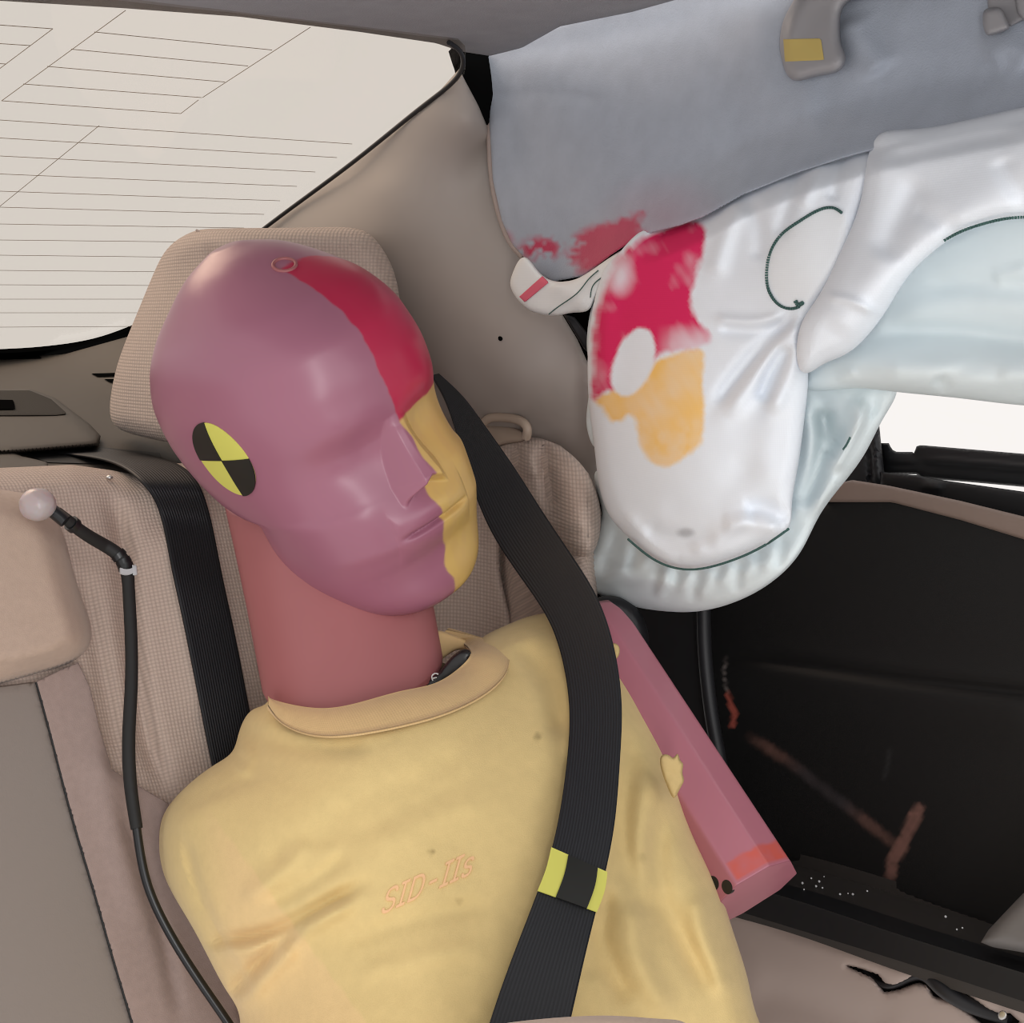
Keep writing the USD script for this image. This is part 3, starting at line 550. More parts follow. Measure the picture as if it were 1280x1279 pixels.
# brow, sockets, cheeks, lips, chin
sock = -.0075*bell(ay, .033, .020)*bell(z, -.022, .016)-.003*bell(ay, .018, .009)*bell(z, -.018, .012)
brow = .003*bell(ay, .026, .018)*bell(z, .002, .007)
cheek = .0025*bell(ay, .034, .014)*bell(z, -.045, .014)
lipw = np.clip(1-(ay/.027)**2, 0, 1)
mz = -.0695-.002*(ay/.027)**2*0
upper = .0052*bell(z, -.0622, .0056)*np.sqrt(lipw)+.002*bell(z, -.056, .006)*bell(ay, .0, .012)
lower = .0030*bell(z, -.0770, .0050)*np.sqrt(lipw)
mouth = -.0042*bell(z, mz, .0010)*sstep(.028-ay, 0, .014)
crease = -.0015*bell(ay, .030-(z+.055)*.25, .004)*bell(z, -.060, .012)
chin = .0006*bell(z, -.108, .009)*bell(ay, 0, .02)
disp = (nose+sock+brow+cheek+upper+lower+mouth+chin)*front
Hv = H0.copy(); Hv[:, 0] += disp
# parting line across the skull just behind the crown
part_line = -.0007*bell(x+.35*z, -.035, .0012)*sstep(z, -.02, .02)*0
# colour: left half painted red above the eye line and yellow below
purple, redp, yel = np.array([.325, .124, .182]), np.array([.43, .018, .062]), np.array([.60, .40, .13])
wob = (meshkit.fbm(H0*90, 3, 2)-.5)*.004
edge_y = np.where(z < -.01, .0012+.0012*np.sin(z*260), .0005)+wob
left = sstep(y, edge_y-.0007, edge_y+.0007)*sstep(x+wob*2, .0275, .0295)
ey = -.008+.28*np.clip(y-.0, 0, .05)*0+wob
isyel = sstep(-z, -ey-.0008, -ey+.0008)
thin = .93+.07*sstep(meshkit.fbm(H0*np.array([60, 200, 60.]), 3, 8), .35, .6)
yk = left*isyel*thin*sstep(z, -.1235, -.121)*1.0; rk = left*(1-isyel)*(.86+.14*thin)
side_end = 1-sstep(y, .052, .056); yk *= side_end
colr = purple*(1-yk-rk)[:, None]+redp*rk[:, None]+yel*yk[:, None]
t = thing('crash_test_dummy', at(560, 1279, .95), 'purple crash test dummy in a yellow t-shirt, face half painted red and yellow', 'crash test dummy')
DUM = t
hp = part(t, 'head', (head_w(Hv), H.faces), 'dummy_skin', 'glossy purple head with red and yellow paint on one half of the face', paint=colr)
# target on the side of the head
sel = (y < -.02); lny = LinearNDInterpolator(np.c_[x[sel], z[sel]], y[sel])
def disc(r, a0, a1, eps, c=(.001, 0.0015), n=48, rings=10):
    rr = np.linspace(0, r, rings); aa = np.linspace(a0, a1, n); X = c[0]+rr[:, None]*np.cos(aa); Z = c[1]+rr[:, None]*np.sin(aa); Y = lny(X, Z)
    S = np.stack([X, Y-eps, Z], -1); S2 = S+np.array([0, .0008, 0]); idx = np.arange(rings*n).reshape(rings, n); q = np.stack([idx[:-1, :-1], idx[:-1, 1:], idx[1:, 1:], idx[1:, :-1]], -1).reshape(-1, 4)
    fq = np.vstack([q[:, [0, 1, 2]], q[:, [0, 2, 3]]]); V = np.vstack([S.reshape(-1, 3), S2.reshape(-1, 3)]); e = np.r_[idx[0, :], idx[1:, -1], idx[-1, ::-1][1:], idx[::-1, 0][1:-1]]; e2 = np.roll(e, -1)
    return head_w(V), np.vstack([fq, fq[:, ::-1]+rings*n, np.c_[e, e+rings*n, e2+rings*n], np.c_[e, e2+rings*n, e2]])
tp = part(t, 'target_sticker', disc(.0235, 0, 2*np.pi, .0004), 'sticker_yellow', 'round yellow and black target on the side of the head')
for a0 in (np.pi/2, -np.pi/2): part(tp, 'black_quadrant', disc(.0238, a0, a0+np.pi/2, .0009, n=20), 'sticker_black')
# plug on the crown
kd = np.argmin(np.hypot(proj(head_w(Hv))[:, 0]-355, proj(head_w(Hv))[:, 1]-331)+500*(proj(head_w(Hv))[:, 2] > .97)); nrm = trimesh.Trimesh(Hv, H.faces, process=False).vertex_normals[kd]
th_ = np.linspace(0, 2*np.pi, 33); a1_ = np.cross(nrm, [0, 1, 0]); a1_ /= np.linalg.norm(a1_); b1_ = np.cross(nrm, a1_)
ringp = Hv[kd]+.0062*(np.cos(th_)[:, None]*a1_+np.sin(th_)[:, None]*b1_)
part(t, 'crown_plug', tube(head_w(ringp), .0011, 8), 'neck_skin', 'small round plug on the crown')

# neck: soft tapered sleeve with a chamfered collar end
def loft(rings):
    R = np.array(rings); n, m, _ = R.shape; V = R.reshape(-1, 3); fq = []
    for i in range(n-1):
        for j in range(m): fq += [[i*m+j, i*m+(j+1)%m, (i+1)*m+(j+1)%m], [i*m+j, (i+1)*m+(j+1)%m, (i+1)*m+j]]
    c0, c1 = len(V), len(V)+1; V = np.vstack([V, R[0].mean(0), R[-1].mean(0)])
    for j in range(m): fq += [[c0, (j+1)%m, j], [c1, (n-1)*m+j, (n-1)*m+(j+1)%m]]
    t_ = trimesh.Trimesh(V, np.array(fq), process=False); 
    if t_.volume < 0: t_.invert()
    return t_.vertices, t_.faces
nz_ = camv((-.175, .92, .35)); nz_ /= np.linalg.norm(nz_); nx_ = camv((.63, -.044, .775)); nx_ -= nz_*(nx_@nz_); nx_ /= np.linalg.norm(nx_); ny_ = np.cross(nz_, nx_)
ctr = [at(398, 600, 1.012), at(408, 660, 1.004), at(420, 730, .990), at(433, 800, .977), at(440, 838, .970), at(442, 846, .969), at(442.5, 848, .969)]
rad = [.056, .0540, .0520, .0512, .0508, .0498, .046]
th_ = np.linspace(0, 2*np.pi, 97)[:-1]
rr_ = [[c+r_*(np.cos(a)*nx_*1.03+np.sin(a)*ny_)/((np.abs(np.cos(a))**2.3+np.abs(np.sin(a))**2.3)**(1/2.3)) for a in th_] for c, r_ in zip(ctr, rad)]
rr_ = np.array(rr_); tt = np.linspace(0, len(ctr)-1, 40); rr_ = np.stack([np.interp(tt, np.arange(len(ctr)), rr_[:, i, j]) for i in range(96) for j in range(3)], 1).reshape(40, 96, 3)
part(t, 'neck', loft(rr_), 'neck_skin', 'reddish rubber neck', smooth=60)
# black neck base with a bracket
nb_c = at(478, 872, .965)
ang = np.linspace(0, 2*np.pi, 49)[:-1]
part(t, 'neck_base', loft([[at(470, 862, .955)+nz_*h_+r_*(np.cos(a)*nx_+np.sin(a)*ny_) for a in ang] for h_, r_ in ((-.06, .052), (-.012, .052), (-.006, .050), (-.004, .046))]), 'black_metal', 'black metal neck base', smooth=40)
part(t, 'neck_bracket', slab([(500, 868), (540, 846), (560, 826), (578, 812), (588, 814), (590, 826), (578, 842), (545, 864), (510, 880)], lambda a, c: .945+0*a-(a-500)*.00006, .006, 6, .02, 4)[:2], 'black_metal', 'black bracket in the shirt neck', smooth=40)
mk = curve([(541, 851), (540, 845), (544, 842), (548, 843)], 12); mk2 = curve([(541, 848), (547, 846)], 6) if False else np.array([(541, 848), (546, 847)])
part(t, 'bracket_mark', join([tube(at(c_[:, 0], c_[:, 1], .944-(c_[:, 0]-500)*.00006-.0042), .0004, 6) for c_ in (mk, mk2)]), 'white_mark', 'small white mark')

# shirt
SH = [(338, 868), (350, 884), (385, 892), (430, 890), (500, 872), (545, 860), (576, 842), (592, 818), (600, 800), (625, 785), (660, 771), (695, 766), (735, 772), (762, 792), (772, 822), (790, 858), (812, 900), (830, 936), (846, 975), (856, 1010), (872, 1052), (895, 1100), (915, 1160), (935, 1225), (955, 1290), (980, 1400), (340, 1400), (300, 1276), (284, 1240), (262, 1200), (238, 1155), (212, 1110), (201, 1078), (199, 1048), (204, 1020), (222, 994), (246, 972), (270, 955), (290, 940), (298, 918), (306, 898), (318, 886), (334, 878)]
SHF = [([(245, 1176), (330, 1166), (400, 1134), (455, 1104)], -.008, 6), ([(255, 1190), (330, 1184), (400, 1150), (450, 1122)], .007, 8), ([(280, 1255), (312, 1215), (345, 1182), (385, 1156)], -.009, 6), ([(296, 1264), (332, 1222), (372, 1180)], .007, 8), ([(300, 1130), (350, 1090), (390, 1045)], .004, 9), ([(420, 1010), (500, 985), (580, 940)], -.002, 12), ([(330, 1130), (400, 1095), (440, 1060)], -.003, 8),
       ([(215, 1040), (232, 1060), (240, 1090), (262, 1150), (290, 1210), (318, 1262)], -.006, 6), ([(222, 1010), (300, 975), (330, 965)], -.004, 8), ([(295, 935), (312, 945), (300, 972)], .005, 8),
       ([(310, 905), (340, 925), (400, 935), (470, 930)], -.004, 9), ([(300, 905), (320, 940), (310, 965)], -.004, 7), ([(640, 800), (680, 850), (700, 930)], -.005, 10), ([(690, 790), (715, 870), (712, 960)], .004, 9),
       ([(610, 800), (660, 782), (700, 790)], -.003, 6), ([(800, 900), (780, 1000), (790, 1090), (830, 1160)], -.006, 12), ([(840, 1000), (820, 1090), (850, 1170), (900, 1250)], -.006, 12), ([(815, 960), (800, 1060), (815, 1140)], .005, 12),
       ([(760, 1100), (755, 1180), (790, 1260)], -.006, 11), ([(790, 1120), (800, 1200), (840, 1270)], .006, 12), ([(870, 1110), (880, 1180), (910, 1250)], .005, 10), ([(460, 1060), (540, 1020), (620, 1000)], .002, 14), ([(380, 1060), (470, 1030), (580, 980)], -.0022, 14),
       ([(420, 1180), (520, 1150), (620, 1130)], -.002, 10), ([(440, 1220), (540, 1195), (610, 1180)], .002, 10), ([(700, 1140), (735, 1160), (740, 1230)], -.003, 10), ([(330, 1080), (400, 1040), (440, 1000)], -.003, 14)]
v, f, P = slab(SH, dshirt, .035, 40, .12, 5, folds=SHF, noise=(.006, 80), fold_gain=1.3, limit=lambda a, c: dseat(a, c)-.03)
SHIRTF = FRONT
vz = meshkit.fbm(np.c_[P/26., np.zeros(len(P))], 3, 6)
base = np.tile(np.array([.68, .515, .236]), (len(P), 1))
patch = np.clip((1145+(P[:, 0]-360)*1.35-P[:, 1])/-4, 0, 1)*np.clip((P[:, 0]-250)/40, 0, 1)*(P[:, 0] < 470)   # paler orange patch, lower left
under_ = .0
base = base*(1-.6*patch[:, None])+np.array([.76, .53, .27])*.6*patch[:, None]
spots = np.zeros(len(P))
for (sx, sy, sr, sa) in ((672, 921, 4, .6), (540, 1065, 3.2, .6), (802, 1072, 5, .25), (574, 1127, 4, .3)):
    spots = np.maximum(spots, sa*np.clip(1.6-np.hypot(P[:, 0]-sx, P[:, 1]-sy)/sr, 0, 1))
base = base*(1-spots[:, None])+np.array([.22, .15, .06])*spots[:, None]
sp = part(t, 't_shirt', (v, f), 'shirt', 'yellow cotton t-shirt', paint=base)
nb_ = np.isfinite(v[:, 0])
cin = [(336, 874), (352, 879), (388, 886), (432, 884), (500, 866), (543, 856), (575, 836), (588, 818), (582, 808), (566, 800), (549, 795)]
cout = [(334, 884), (352, 904), (390, 919), (440, 919), (510, 906), (566, 889), (612, 864), (634, 838), (634, 816), (610, 800), (560, 786)]
dcol = lambda a, c: dshirt(a, c)-.004
def coll(p, off):
    p = np.asarray(p, float); d_ = dshirt(p[:, 0], p[:, 1])+off
    return np.c_[p, d_]
ci = coll(cin, .006); co = coll(cout, -.005); ci[-3:, 2] = (.985, 1.0, 1.005); co[-3:, 2] = (.958, .985, 1.0)
r = ribbon(ci, co, None, 120, 10, .0018, .003); part(sp, 'collar', r[:2], 'shirt_rib', 'ribbed neckband', uv=r[2]*[.04, 1])
part(sp, 'back_neckband', slab([(540, 792), (556, 790), (586, 800), (600, 806), (598, 822), (588, 816), (566, 815), (540, 830)], lambda a, c: .990+0*a, .004, 6, .01, 4)[:2], 'shirt_rib', 'inside of the neckband at the back')
part(sp, 'sleeve_hem', slab([(826, 946), (836, 944), (842, 947), (847, 942), (850, 950), (854, 955), (853, 966), (855, 975), (849, 988), (843, 998), (836, 988)], lambda a, c: dX(.0)(a, c)*0+.885, .004, 5, .008, 3, noise=(.002, 6))[:2], 'shirt_hem', 'frayed hem of the cut off sleeve')
part(sp, 'sleeve_scrap', slab([(764, 806), (772, 806), (774, 818), (768, 824)], lambda a, c: .935+0*a, .002, 3, .005, 2)[:2], 'shirt_hem')
# lettering on the chest, faint and slanting
tm = meshkit.text_mesh('SID-IIs', 1.0, .01); tm = tm.subdivide_to_size(.12, max_iter=6) if hasattr(tm, 'subdivide_to_size') else tm
q = np.array(tm.vertices); wtx = q[:, 0].max(); top = q[:, 2] > .005
ex, eyv = np.array([114., -52.])/wtx, np.array([9., -33.])
pp = np.array([474., 1145.])+q[:, :1]*ex+q[:, 1:2]*eyv
dep = SHIRTF(pp)
part(sp, 'chest_lettering', (at(pp[:, 0], pp[:, 1], dep-np.where(top, .0007, -.0004)), tm.faces), 'shirt_print', 'faint slanted lettering', smooth=False)

# arm: faceted tube with a flat, red rubbed end
A0, A1 = at(752, 812, 1.0), at(942, 1112, .915)
ax = A1-A0; L_ = np.linalg.norm(ax); ax /= L_
e1 = np.cross(ax, EYE-(A0+A1)/2); e1 /= np.linalg.norm(e1); e2 = np.cross(e1, ax)       # e1 across in the picture, e2 towards the viewer
if (e1@RT) < 0: e1 = -e1
sg = Polygon([(-.0245, -.025), (-.0245, .008), (-.0065, .0240), (.013, .0215), (.0245, .009), (.0245, -.02), (.012, -.03), (-.012, -.03)]).buffer(-.0028).buffer(.0028, 8).exterior
sec = np.array([sg.interpolate(k/160, normalized=True).coords[0] for k in range(160)])
rings = []
for s, sc_ in ((-.022, .80), (-.012, .94), (.0, 1.0), (.1, 1.02), (.2, 1.04), (.3, 1.06), (L_-.016, 1.07), (L_-.006, 1.06), (L_-.0022, 1.02), (L_-.0004, .96), (L_, .88)):
    rings.append([A0+ax*s+sc_*(a*e1+b*e2) for a, b in sec])
rings = np.array(rings); ss = np.array([-.022, -.012, 0, .1, .2, .3, L_-.016, L_-.006, L_-.0022, L_-.0004, L_])
tt = np.unique(np.r_[np.linspace(-.022, L_-.016, 60), np.linspace(L_-.016, L_, 16)])
rg = np.stack([np.interp(tt, ss, rings[:, i, j]) for i in range(len(sec)) for j in range(3)], 1).reshape(len(tt), len(sec), 3)
av, af = loft(rg)
al = (av-A0)@ax; a1 = (av-A0)@e1; a2 = (av-A0)@e2
nn = meshkit.fbm(av*160, 3, 2)
rk = sstep(al, L_-.0145+.004*(nn-.5), L_-.0125+.004*(nn-.5))*sstep(a1, -.006, -.004)*(1-sstep(al, L_-.003, L_-.0015))*(.45+.7*nn)
rk = np.clip(rk, 0, 1)
acol = np.array([.42, .152, .195])*(1-rk)[:, None]+np.array([.55, .10, .075])*rk[:, None]
cut = None
part(t, 'arm', (av, af), 'arm_skin', 'pink faceted upper arm with a red rubbed end', paint=acol)
for hp_ in ((909, 1109), (892, 1104)):
    dirv = at(hp_[0], hp_[1], 1.)-EYE
    # ring and dark bore lying in the arm's face
    loc, idx_r, idx_t = trimesh.Trimesh(av, af, process=False).ray.intersects_location([EYE], [dirv], multiple_hits=True)
    if not len(loc): continue
    c_ = loc[np.argmin(np.linalg.norm(loc-EYE, axis=1))]; tri_n = trimesh.Trimesh(av, af, process=False).face_normals[idx_t[np.argmin(np.linalg.norm(loc-EYE, axis=1))]]
    u_ = ax-tri_n*(ax@tri_n); u_ /= np.linalg.norm(u_); w_ = np.cross(tri_n, u_); th_ = np.linspace(0, 2*np.pi, 25)
    part(t, 'arm_hole', loft([[c_+tri_n*h_+r_*(np.cos(a)*u_+np.sin(a)*w_) for a in th_[:-1]] for h_, r_ in ((-.002, .0038), (.0002, .0039), (.0003, .0036), (.0002, .001))]), 'black_metal', 'dark round hole near the end of the arm')
# black shoulder joint behind the belt
shp = [(742, 752), (755, 745), (772, 746), (792, 756), (806, 776), (811, 800), (806, 826), (792, 838), (770, 820), (750, 790)]
part(t, 'shoulder_joint', slab(shp, lambda a, c: 1.03+0*a, .012, 12, .04, 4)[:2], 'black_rubber', 'black shoulder joint behind the belt')

# ================================================================== curtain airbag
t = thing('curtain_airbag', at(900, 760, 1.0), 'deflated white curtain airbag hanging from the roof rail, smeared red and yellow', 'airbag')
def bag_uv(V): return V[:, 1:3]
# main cushion
AO = [(761, 329), (774, 316), (800, 290), (850, 270), (880, 255), (930, 228), (1000, 200), (1060, 182), (1098, 176), (1092, 215), (1072, 280), (1056, 330), (1030, 372), (1008, 410), (1010, 462), (1006, 520), (998, 580), (990, 630), (985, 661), (950, 684), (905, 703), (862, 711), (822, 701), (788, 674), (764, 648), (750, 612), (743, 560), (736, 500), (735, 440), (741, 385), (752, 345)]
def dA(px, py): return dX(1.)(px, py)*(tuck(px, py)+.645-.018*np.exp(-((px-860)/110)**2-((py-540)/170)**2)-.010*np.exp(-((px-1000)/60)**2-((py-330)/90)**2))
AF = [([(1000, 385), (960, 425), (920, 470), (890, 512)], -.007, 7), ([(1010, 395), (975, 430), (945, 470), (905, 525)], .007, 9), ([(985, 430), (960, 470), (950, 505)], -.007, 6), ([(1000, 420), (985, 470), (960, 520)], .006, 8),
      ([(890, 398), (940, 402), (985, 393)], .004, 5), ([(895, 410), (945, 414), (985, 402)], -.004, 6), ([(925, 245), (905, 300), (890, 350)], .006, 9), ([(935, 243), (950, 290), (948, 330)], -.004, 8), ([(1000, 205), (985, 260), (970, 300)], -.004, 7), ([(1030, 195), (1010, 240), (1000, 262)], .004, 7), ([(1060, 190), (1045, 225), (1040, 255)], -.004, 6),
      ([(930, 640), (955, 635), (985, 655)], -.006, 8), ([(900, 655), (945, 655), (980, 662)], .005, 8), ([(800, 660), (840, 672), (900, 676)], -.004, 8), ([(860, 690), (900, 672), (940, 640)], .004, 8), ([(780, 640), (820, 690), (850, 705)], .003, 7), ([(985, 480), (960, 560), (965, 620)], .003, 14), ([(940, 560), (900, 620), (820, 640)], -.002, 14), ([(770, 330), (755, 400), (755, 500)], .004, 12)]
v, f, P = slab(AO, dA, .014, 22, .045, 3.2, folds=AF, noise=(.004, 90), fold_gain=1.15)
ob = Polygon(curve([(958, 345), (962, 315), (978, 292), (1000, 276), (1020, 265), (1040, 259), (1052, 266), (1058, 285), (1040, 335), (1015, 372), (998, 385), (980, 382), (966, 366)], 200, True))
def polyk(poly, P, soft, n): return np.clip(.5+(np.where(shapely.contains(poly, shapely.points(P)), 1, -1)*shapely.distance(poly.boundary, shapely.points(P))+n)/(2*soft), 0, 1)
n1 = meshkit.fbm(np.c_[P/np.array([10., 16.]), np.zeros(len(P))], 4, 7)-.5; n2 = meshkit.fbm(np.c_[(P[:, 0]*.8-P[:, 1]*.5)/7, (P[:, 0]*.5+P[:, 1]*.8)/45, np.zeros(len(P))], 3, 3); n3 = meshkit.fbm(np.c_[P/48., np.ones(len(P))], 3, 12)
redpoly = Polygon(curve([(772, 322), (800, 300), (838, 284), (868, 276), (880, 286), (877, 318), (868, 350), (865, 380), (872, 400), (886, 418), (888, 428), (870, 436), (838, 440), (818, 450), (800, 470), (775, 486), (755, 492), (744, 500), (741, 470), (741, 420), (748, 380), (760, 345)], 300, True))
yelpoly = Polygon(curve([(745, 500), (765, 488), (800, 478), (820, 452), (845, 442), (878, 437), (880, 455), (878, 490), (880, 525), (874, 555), (858, 572), (835, 583), (815, 577), (800, 555), (794, 525), (785, 518), (770, 528), (755, 515)], 300, True))
hole = Polygon(curve([(764, 478), (768, 450), (780, 425), (796, 411), (810, 414), (819, 430), (817, 455), (806, 478), (790, 492), (775, 495)], 120, True))
hk = 1-polyk(hole, P, 2.2, 5*n1)
thinw = np.clip(.88+.28*(n2-.46)+1.5*(n3-.46), .3, 1)
up_ = np.clip((P[:, 1]-405)/25, 0, 1)*np.clip((P[:, 0]-820)/20, 0, 1)
thinw = thinw*(1-.45*up_); thinw = np.where(P[:, 1] < 330, np.maximum(thinw, .6), thinw)
whit = np.clip(1.2-np.hypot((P[:, 0]-776)/18, (P[:, 1]-345)/26), 0, 1)*.75
rk = polyk(redpoly, P, 3.2, 9*n1)*hk*thinw*(1-whit)
yk = polyk(yelpoly, P, 3.2, 9*n1)*hk*np.clip(.9+.15*(n2-.46)+.8*(n3-.46), .5, 1)*np.interp(P[:, 1]+60*n1, [530, 575], [1, .72])
white = np.array([.82, .86, .915])
c_ = white*(1-yk[:, None])+np.array([.93, .57, .17])*yk[:, None]
c_ = c_*(1-rk[:, None])+np.array([.72, .03, .125])*rk[:, None]
ok = polyk(ob, P, 1.5, 0*n1)[:, None]*.35; c_ = c_*(1-ok)+np.array([.80, .79, .76])*ok
for sx, sy, sr in ((857, 666, 5), (1056, 408, 3)):
    k = (.45*np.clip(1.6-np.hypot((P[:, 0]-sx)/1.8, P[:, 1]-sy)/sr, 0, 1))[:, None]; c_ = c_*(1-k)+np.array([.15, .14, .14])*k
part(t, 'main_cushion', (v, f), 'airbag', 'front chamber smeared with red and yellow paint', uv=bag_uv(v), paint=c_)
bagF = FRONT
def onbag(p, off=.0012, F_=None):
    p = np.asarray(p, float); d_ = (F_ or bagF)(p); g_ = np.isnan(d_)
    if g_.all(): return dA(p[:, 0], p[:, 1])
    if g_.any(): d_[g_] = np.nanmean(d_)
    return d_-off
def stitches(line, n, r=.0006, gap=.35, dep=None, closed=False):
    c0 = curve(line, 400); s0 = np.r_[0, np.cumsum(np.linalg.norm(np.diff(c0, axis=0), axis=1))]; ms = []
    for k in range(n):
        u = np.linspace(k/n, (k+1-gap)/n, 4)*s0[-1]; p = np.c_[np.interp(u, s0, c0[:, 0]), np.interp(u, s0, c0[:, 1])]
        ms.append(tube(at(p[:, 0], p[:, 1], dep(p)), r, 6))
    return join(ms)
part(t, 'stitching', stitches([(1052, 266), (1042, 260), (1025, 262), (1000, 276), (978, 292), (963, 315), (958, 345), (962, 366), (975, 382), (990, 386), (1000, 383)], 66, .0008, .3, onbag), 'thread', 'dark green stitched oval')
part(t, 'stitching', stitches([(994, 376), (998, 381), (1004, 378)], 4, .0011, .2, onbag), 'thread', 'knotted thread ends')
part(t, 'stitching', stitches([(785, 674), (822, 702), (862, 712), (905, 704), (950, 685), (986, 661)], 90, .0007, .12, lambda p: onbag(p, .002)), 'thread', 'dark green seam along the lower edge')
# lower flange
FO = [(744, 590), (752, 638), (746, 664), (734, 690), (711, 696), (728, 718), (744, 740), (770, 752), (800, 760), (842, 765), (882, 763), (930, 748), (972, 722), (1002, 688), (1026, 642), (1060, 597), (1084, 562), (1106, 520), (1120, 484), (1060, 470), (1000, 470), (960, 560), (820, 600)]
def dF(px, py): return dX(1.)(px, py)*(.672-.010*np.exp(-((py-720)/50)**2))
FF = [([(735, 708), (790, 722), (850, 730)], .006, 12), ([(745, 735), (800, 735), (850, 745)], -.003, 8), ([(985, 660), (1010, 600), (1012, 520), (1008, 490)], .006, 8), ([(1000, 640), (1022, 580), (1030, 540), (1022, 500)], -.008, 7), ([(1030, 510), (1040, 540), (1062, 545)], -.010, 8), ([(1060, 498), (1075, 520), (1058, 560), (1038, 595)], .009, 9), ([(1085, 500), (1062, 560), (1030, 620), (1010, 650)], .007, 8), ([(1095, 500), (1075, 545), (1040, 605)], -.006, 5),
      ([(760, 690), (752, 720), (740, 735)], -.005, 7), ([(1035, 570), (1050, 548)], -.008, 6)]
for i, xx in enumerate(range(770, 980, 13)):
    y0 = np.interp(xx, [770, 785, 822, 862, 905, 950, 986], [662, 676, 703, 714, 706, 688, 664]); FF.append(([(xx, y0), (xx-4+3*math.sin(i*2.1), y0+18+9*math.sin(i*1.7)), (xx-10+5*math.sin(i*3.3), y0+30+14*math.sin(i*1.7))], (.0022 if i % 2 else -.002), 4.6))
v, f, P = slab(FO, dF, .012, 16, .03, 4.5, folds=FF, noise=(.004, 60), fold_gain=1.3)
flangeF = FRONT
part(t, 'lower_flange', (v, f), 'airbag_coated', 'gathered bluish white lower edge', smooth=True)
part(t, 'stitching', stitches([(1054, 562), (1058, 556), (1063, 546)], 5, .0006, .2, lambda p: onbag(p, .001, flangeF)), 'thread', 'dark thread in the fold')
# forward flap
CO = [(1120, 330), (1190, 292), (1240, 268), (1345, 250), (1740, 225), (1740, 560), (1345, 516), (1282, 507), (1200, 498), (1120, 490), (1060, 486), (1008, 486), (1006, 470), (1040, 440), (1090, 400)]
def dC(px, py): return dX(1.)(px, py)*(.66-.022*np.exp(-((py-462-(px-1100)*.03)/30)**2)*np.clip((px-1000)/120, .2, 1))
v, f, P = slab(CO, dC, .014, 14, .04, 5, noise=(.004, 90), folds=[([(1090, 420), (1180, 415), (1345, 440)], -.006, 8), ([(1170, 472), (1185, 490)], -.005, 6), ([(1170, 485), (1210, 462), (1260, 470)], -.003, 8), ([(1110, 400), (1200, 380), (1340, 400)], .004, 14), ([(1150, 360), (1230, 355), (1340, 370)], -.003, 10), ([(1050, 478), (1070, 462)], .003, 6), ([(1240, 350), (1290, 335)], .003, 7)])
part(t, 'forward_flap', (v, f), 'airbag_coated', 'bluish white forward chamber hanging over the window', smooth=True)
# diagonal fold in front of both
BO = [(1095, 172), (1150, 160), (1280, 134), (1345, 124), (1750, 92), (1750, 262), (1345, 262), (1285, 271), (1232, 279), (1186, 300), (1140, 340), (1118, 372), (1100, 400), (1062, 440), (1030, 455), (1011, 466), (1000, 462), (1000, 410), (1022, 372), (1046, 325), (1062, 290), (1078, 240)]
def dB(px, py): return dX(1.)(px, py)*(tuck(px, py)+.632-.012*np.exp(-(((px-1060)*.57+(py-350)*.82-20)/50)**2))
v, f, P = slab(BO, dB, .016, 26, .035, 4, noise=(.003, 100), folds=[([(1100, 200), (1140, 195), (1200, 180), (1280, 165)], -.004, 9), ([(1095, 190), (1160, 172), (1280, 152)], .003, 6), ([(1150, 220), (1122, 280), (1100, 330)], -.006, 12), ([(1250, 195), (1265, 230), (1290, 255)], -.004, 10), ([(1030, 370), (1060, 375), (1095, 392)], .004, 4), ([(1140, 260), (1180, 280), (1200, 290)], -.003, 9), ([(1110, 300), (1090, 350), (1040, 420)], .005, 16)])
foldF = FRONT
part(t, 'diagonal_fold', (v, f), 'airbag', 'thick white diagonal fold', uv=bag_uv(v), paint=np.tile(white, (len(P), 1)))
part(t, 'stitching', stitches([(1180, 301), (1200, 290), (1232, 279), (1260, 273), (1290, 271), (1340, 268)], 46, .0007, .3, lambda p: onbag(p+[0, -3], .0035, foldF)), 'thread', 'dark green seam on the forward chamber')
# tether tab at the rear end
TO = [(638, 357), (641, 341), (650, 324), (658, 322), (672, 338), (688, 350), (704, 352), (722, 348), (745, 334), (768, 318), (784, 312), (786, 330), (760, 352), (744, 372), (735, 388), (716, 391), (700, 394), (680, 394), (662, 388), (648, 376)]
def dT(px, py): return dX(1.)(px, py)*.652
v, f, P = slab(TO, dT, .006, 10, .014, 3.5, folds=[([(690, 352), (720, 372), (735, 380)], .003, 8)])
tabF = FRONT
part(t, 'tether_tab', (v, f), 'airbag', 'white tether tab with a pink mark', uv=bag_uv(v), paint=np.tile(np.array([.82, .83, .82]), (len(P), 1)))
onT = lambda p: onbag(p, .0010, tabF)
part(t, 'stitching', stitches([(686, 393), (700, 382), (722, 366), (735, 350), (748, 338)], 26, .00035, .1, onT), 'thread', 'thin grey seam')
part(t, 'stitching', stitches([(738, 372), (742, 356), (756, 344), (764, 334)], 20, .00035, .1, onT), 'thread', 'thin grey seam')
part(t, 'pink_mark', slab([(649, 371), (678, 345), (686, 353), (656, 378)], lambda a, c: onT(np.c_[a, c]), .0003, 2, .0008, 3, smooth_outline=False)[:2], 'pink_print', 'pink stripe')
part(t, 'rear_gusset', slab([(745, 375), (736, 400), (734, 440), (738, 470), (733, 520), (736, 545), (744, 560), (756, 540), (756, 380)], lambda a, c: dX(1.)(a, c)*.655, .004, 6, .012, 5)[:2], 'airbag_coated', 'pale edge behind the front chamber')

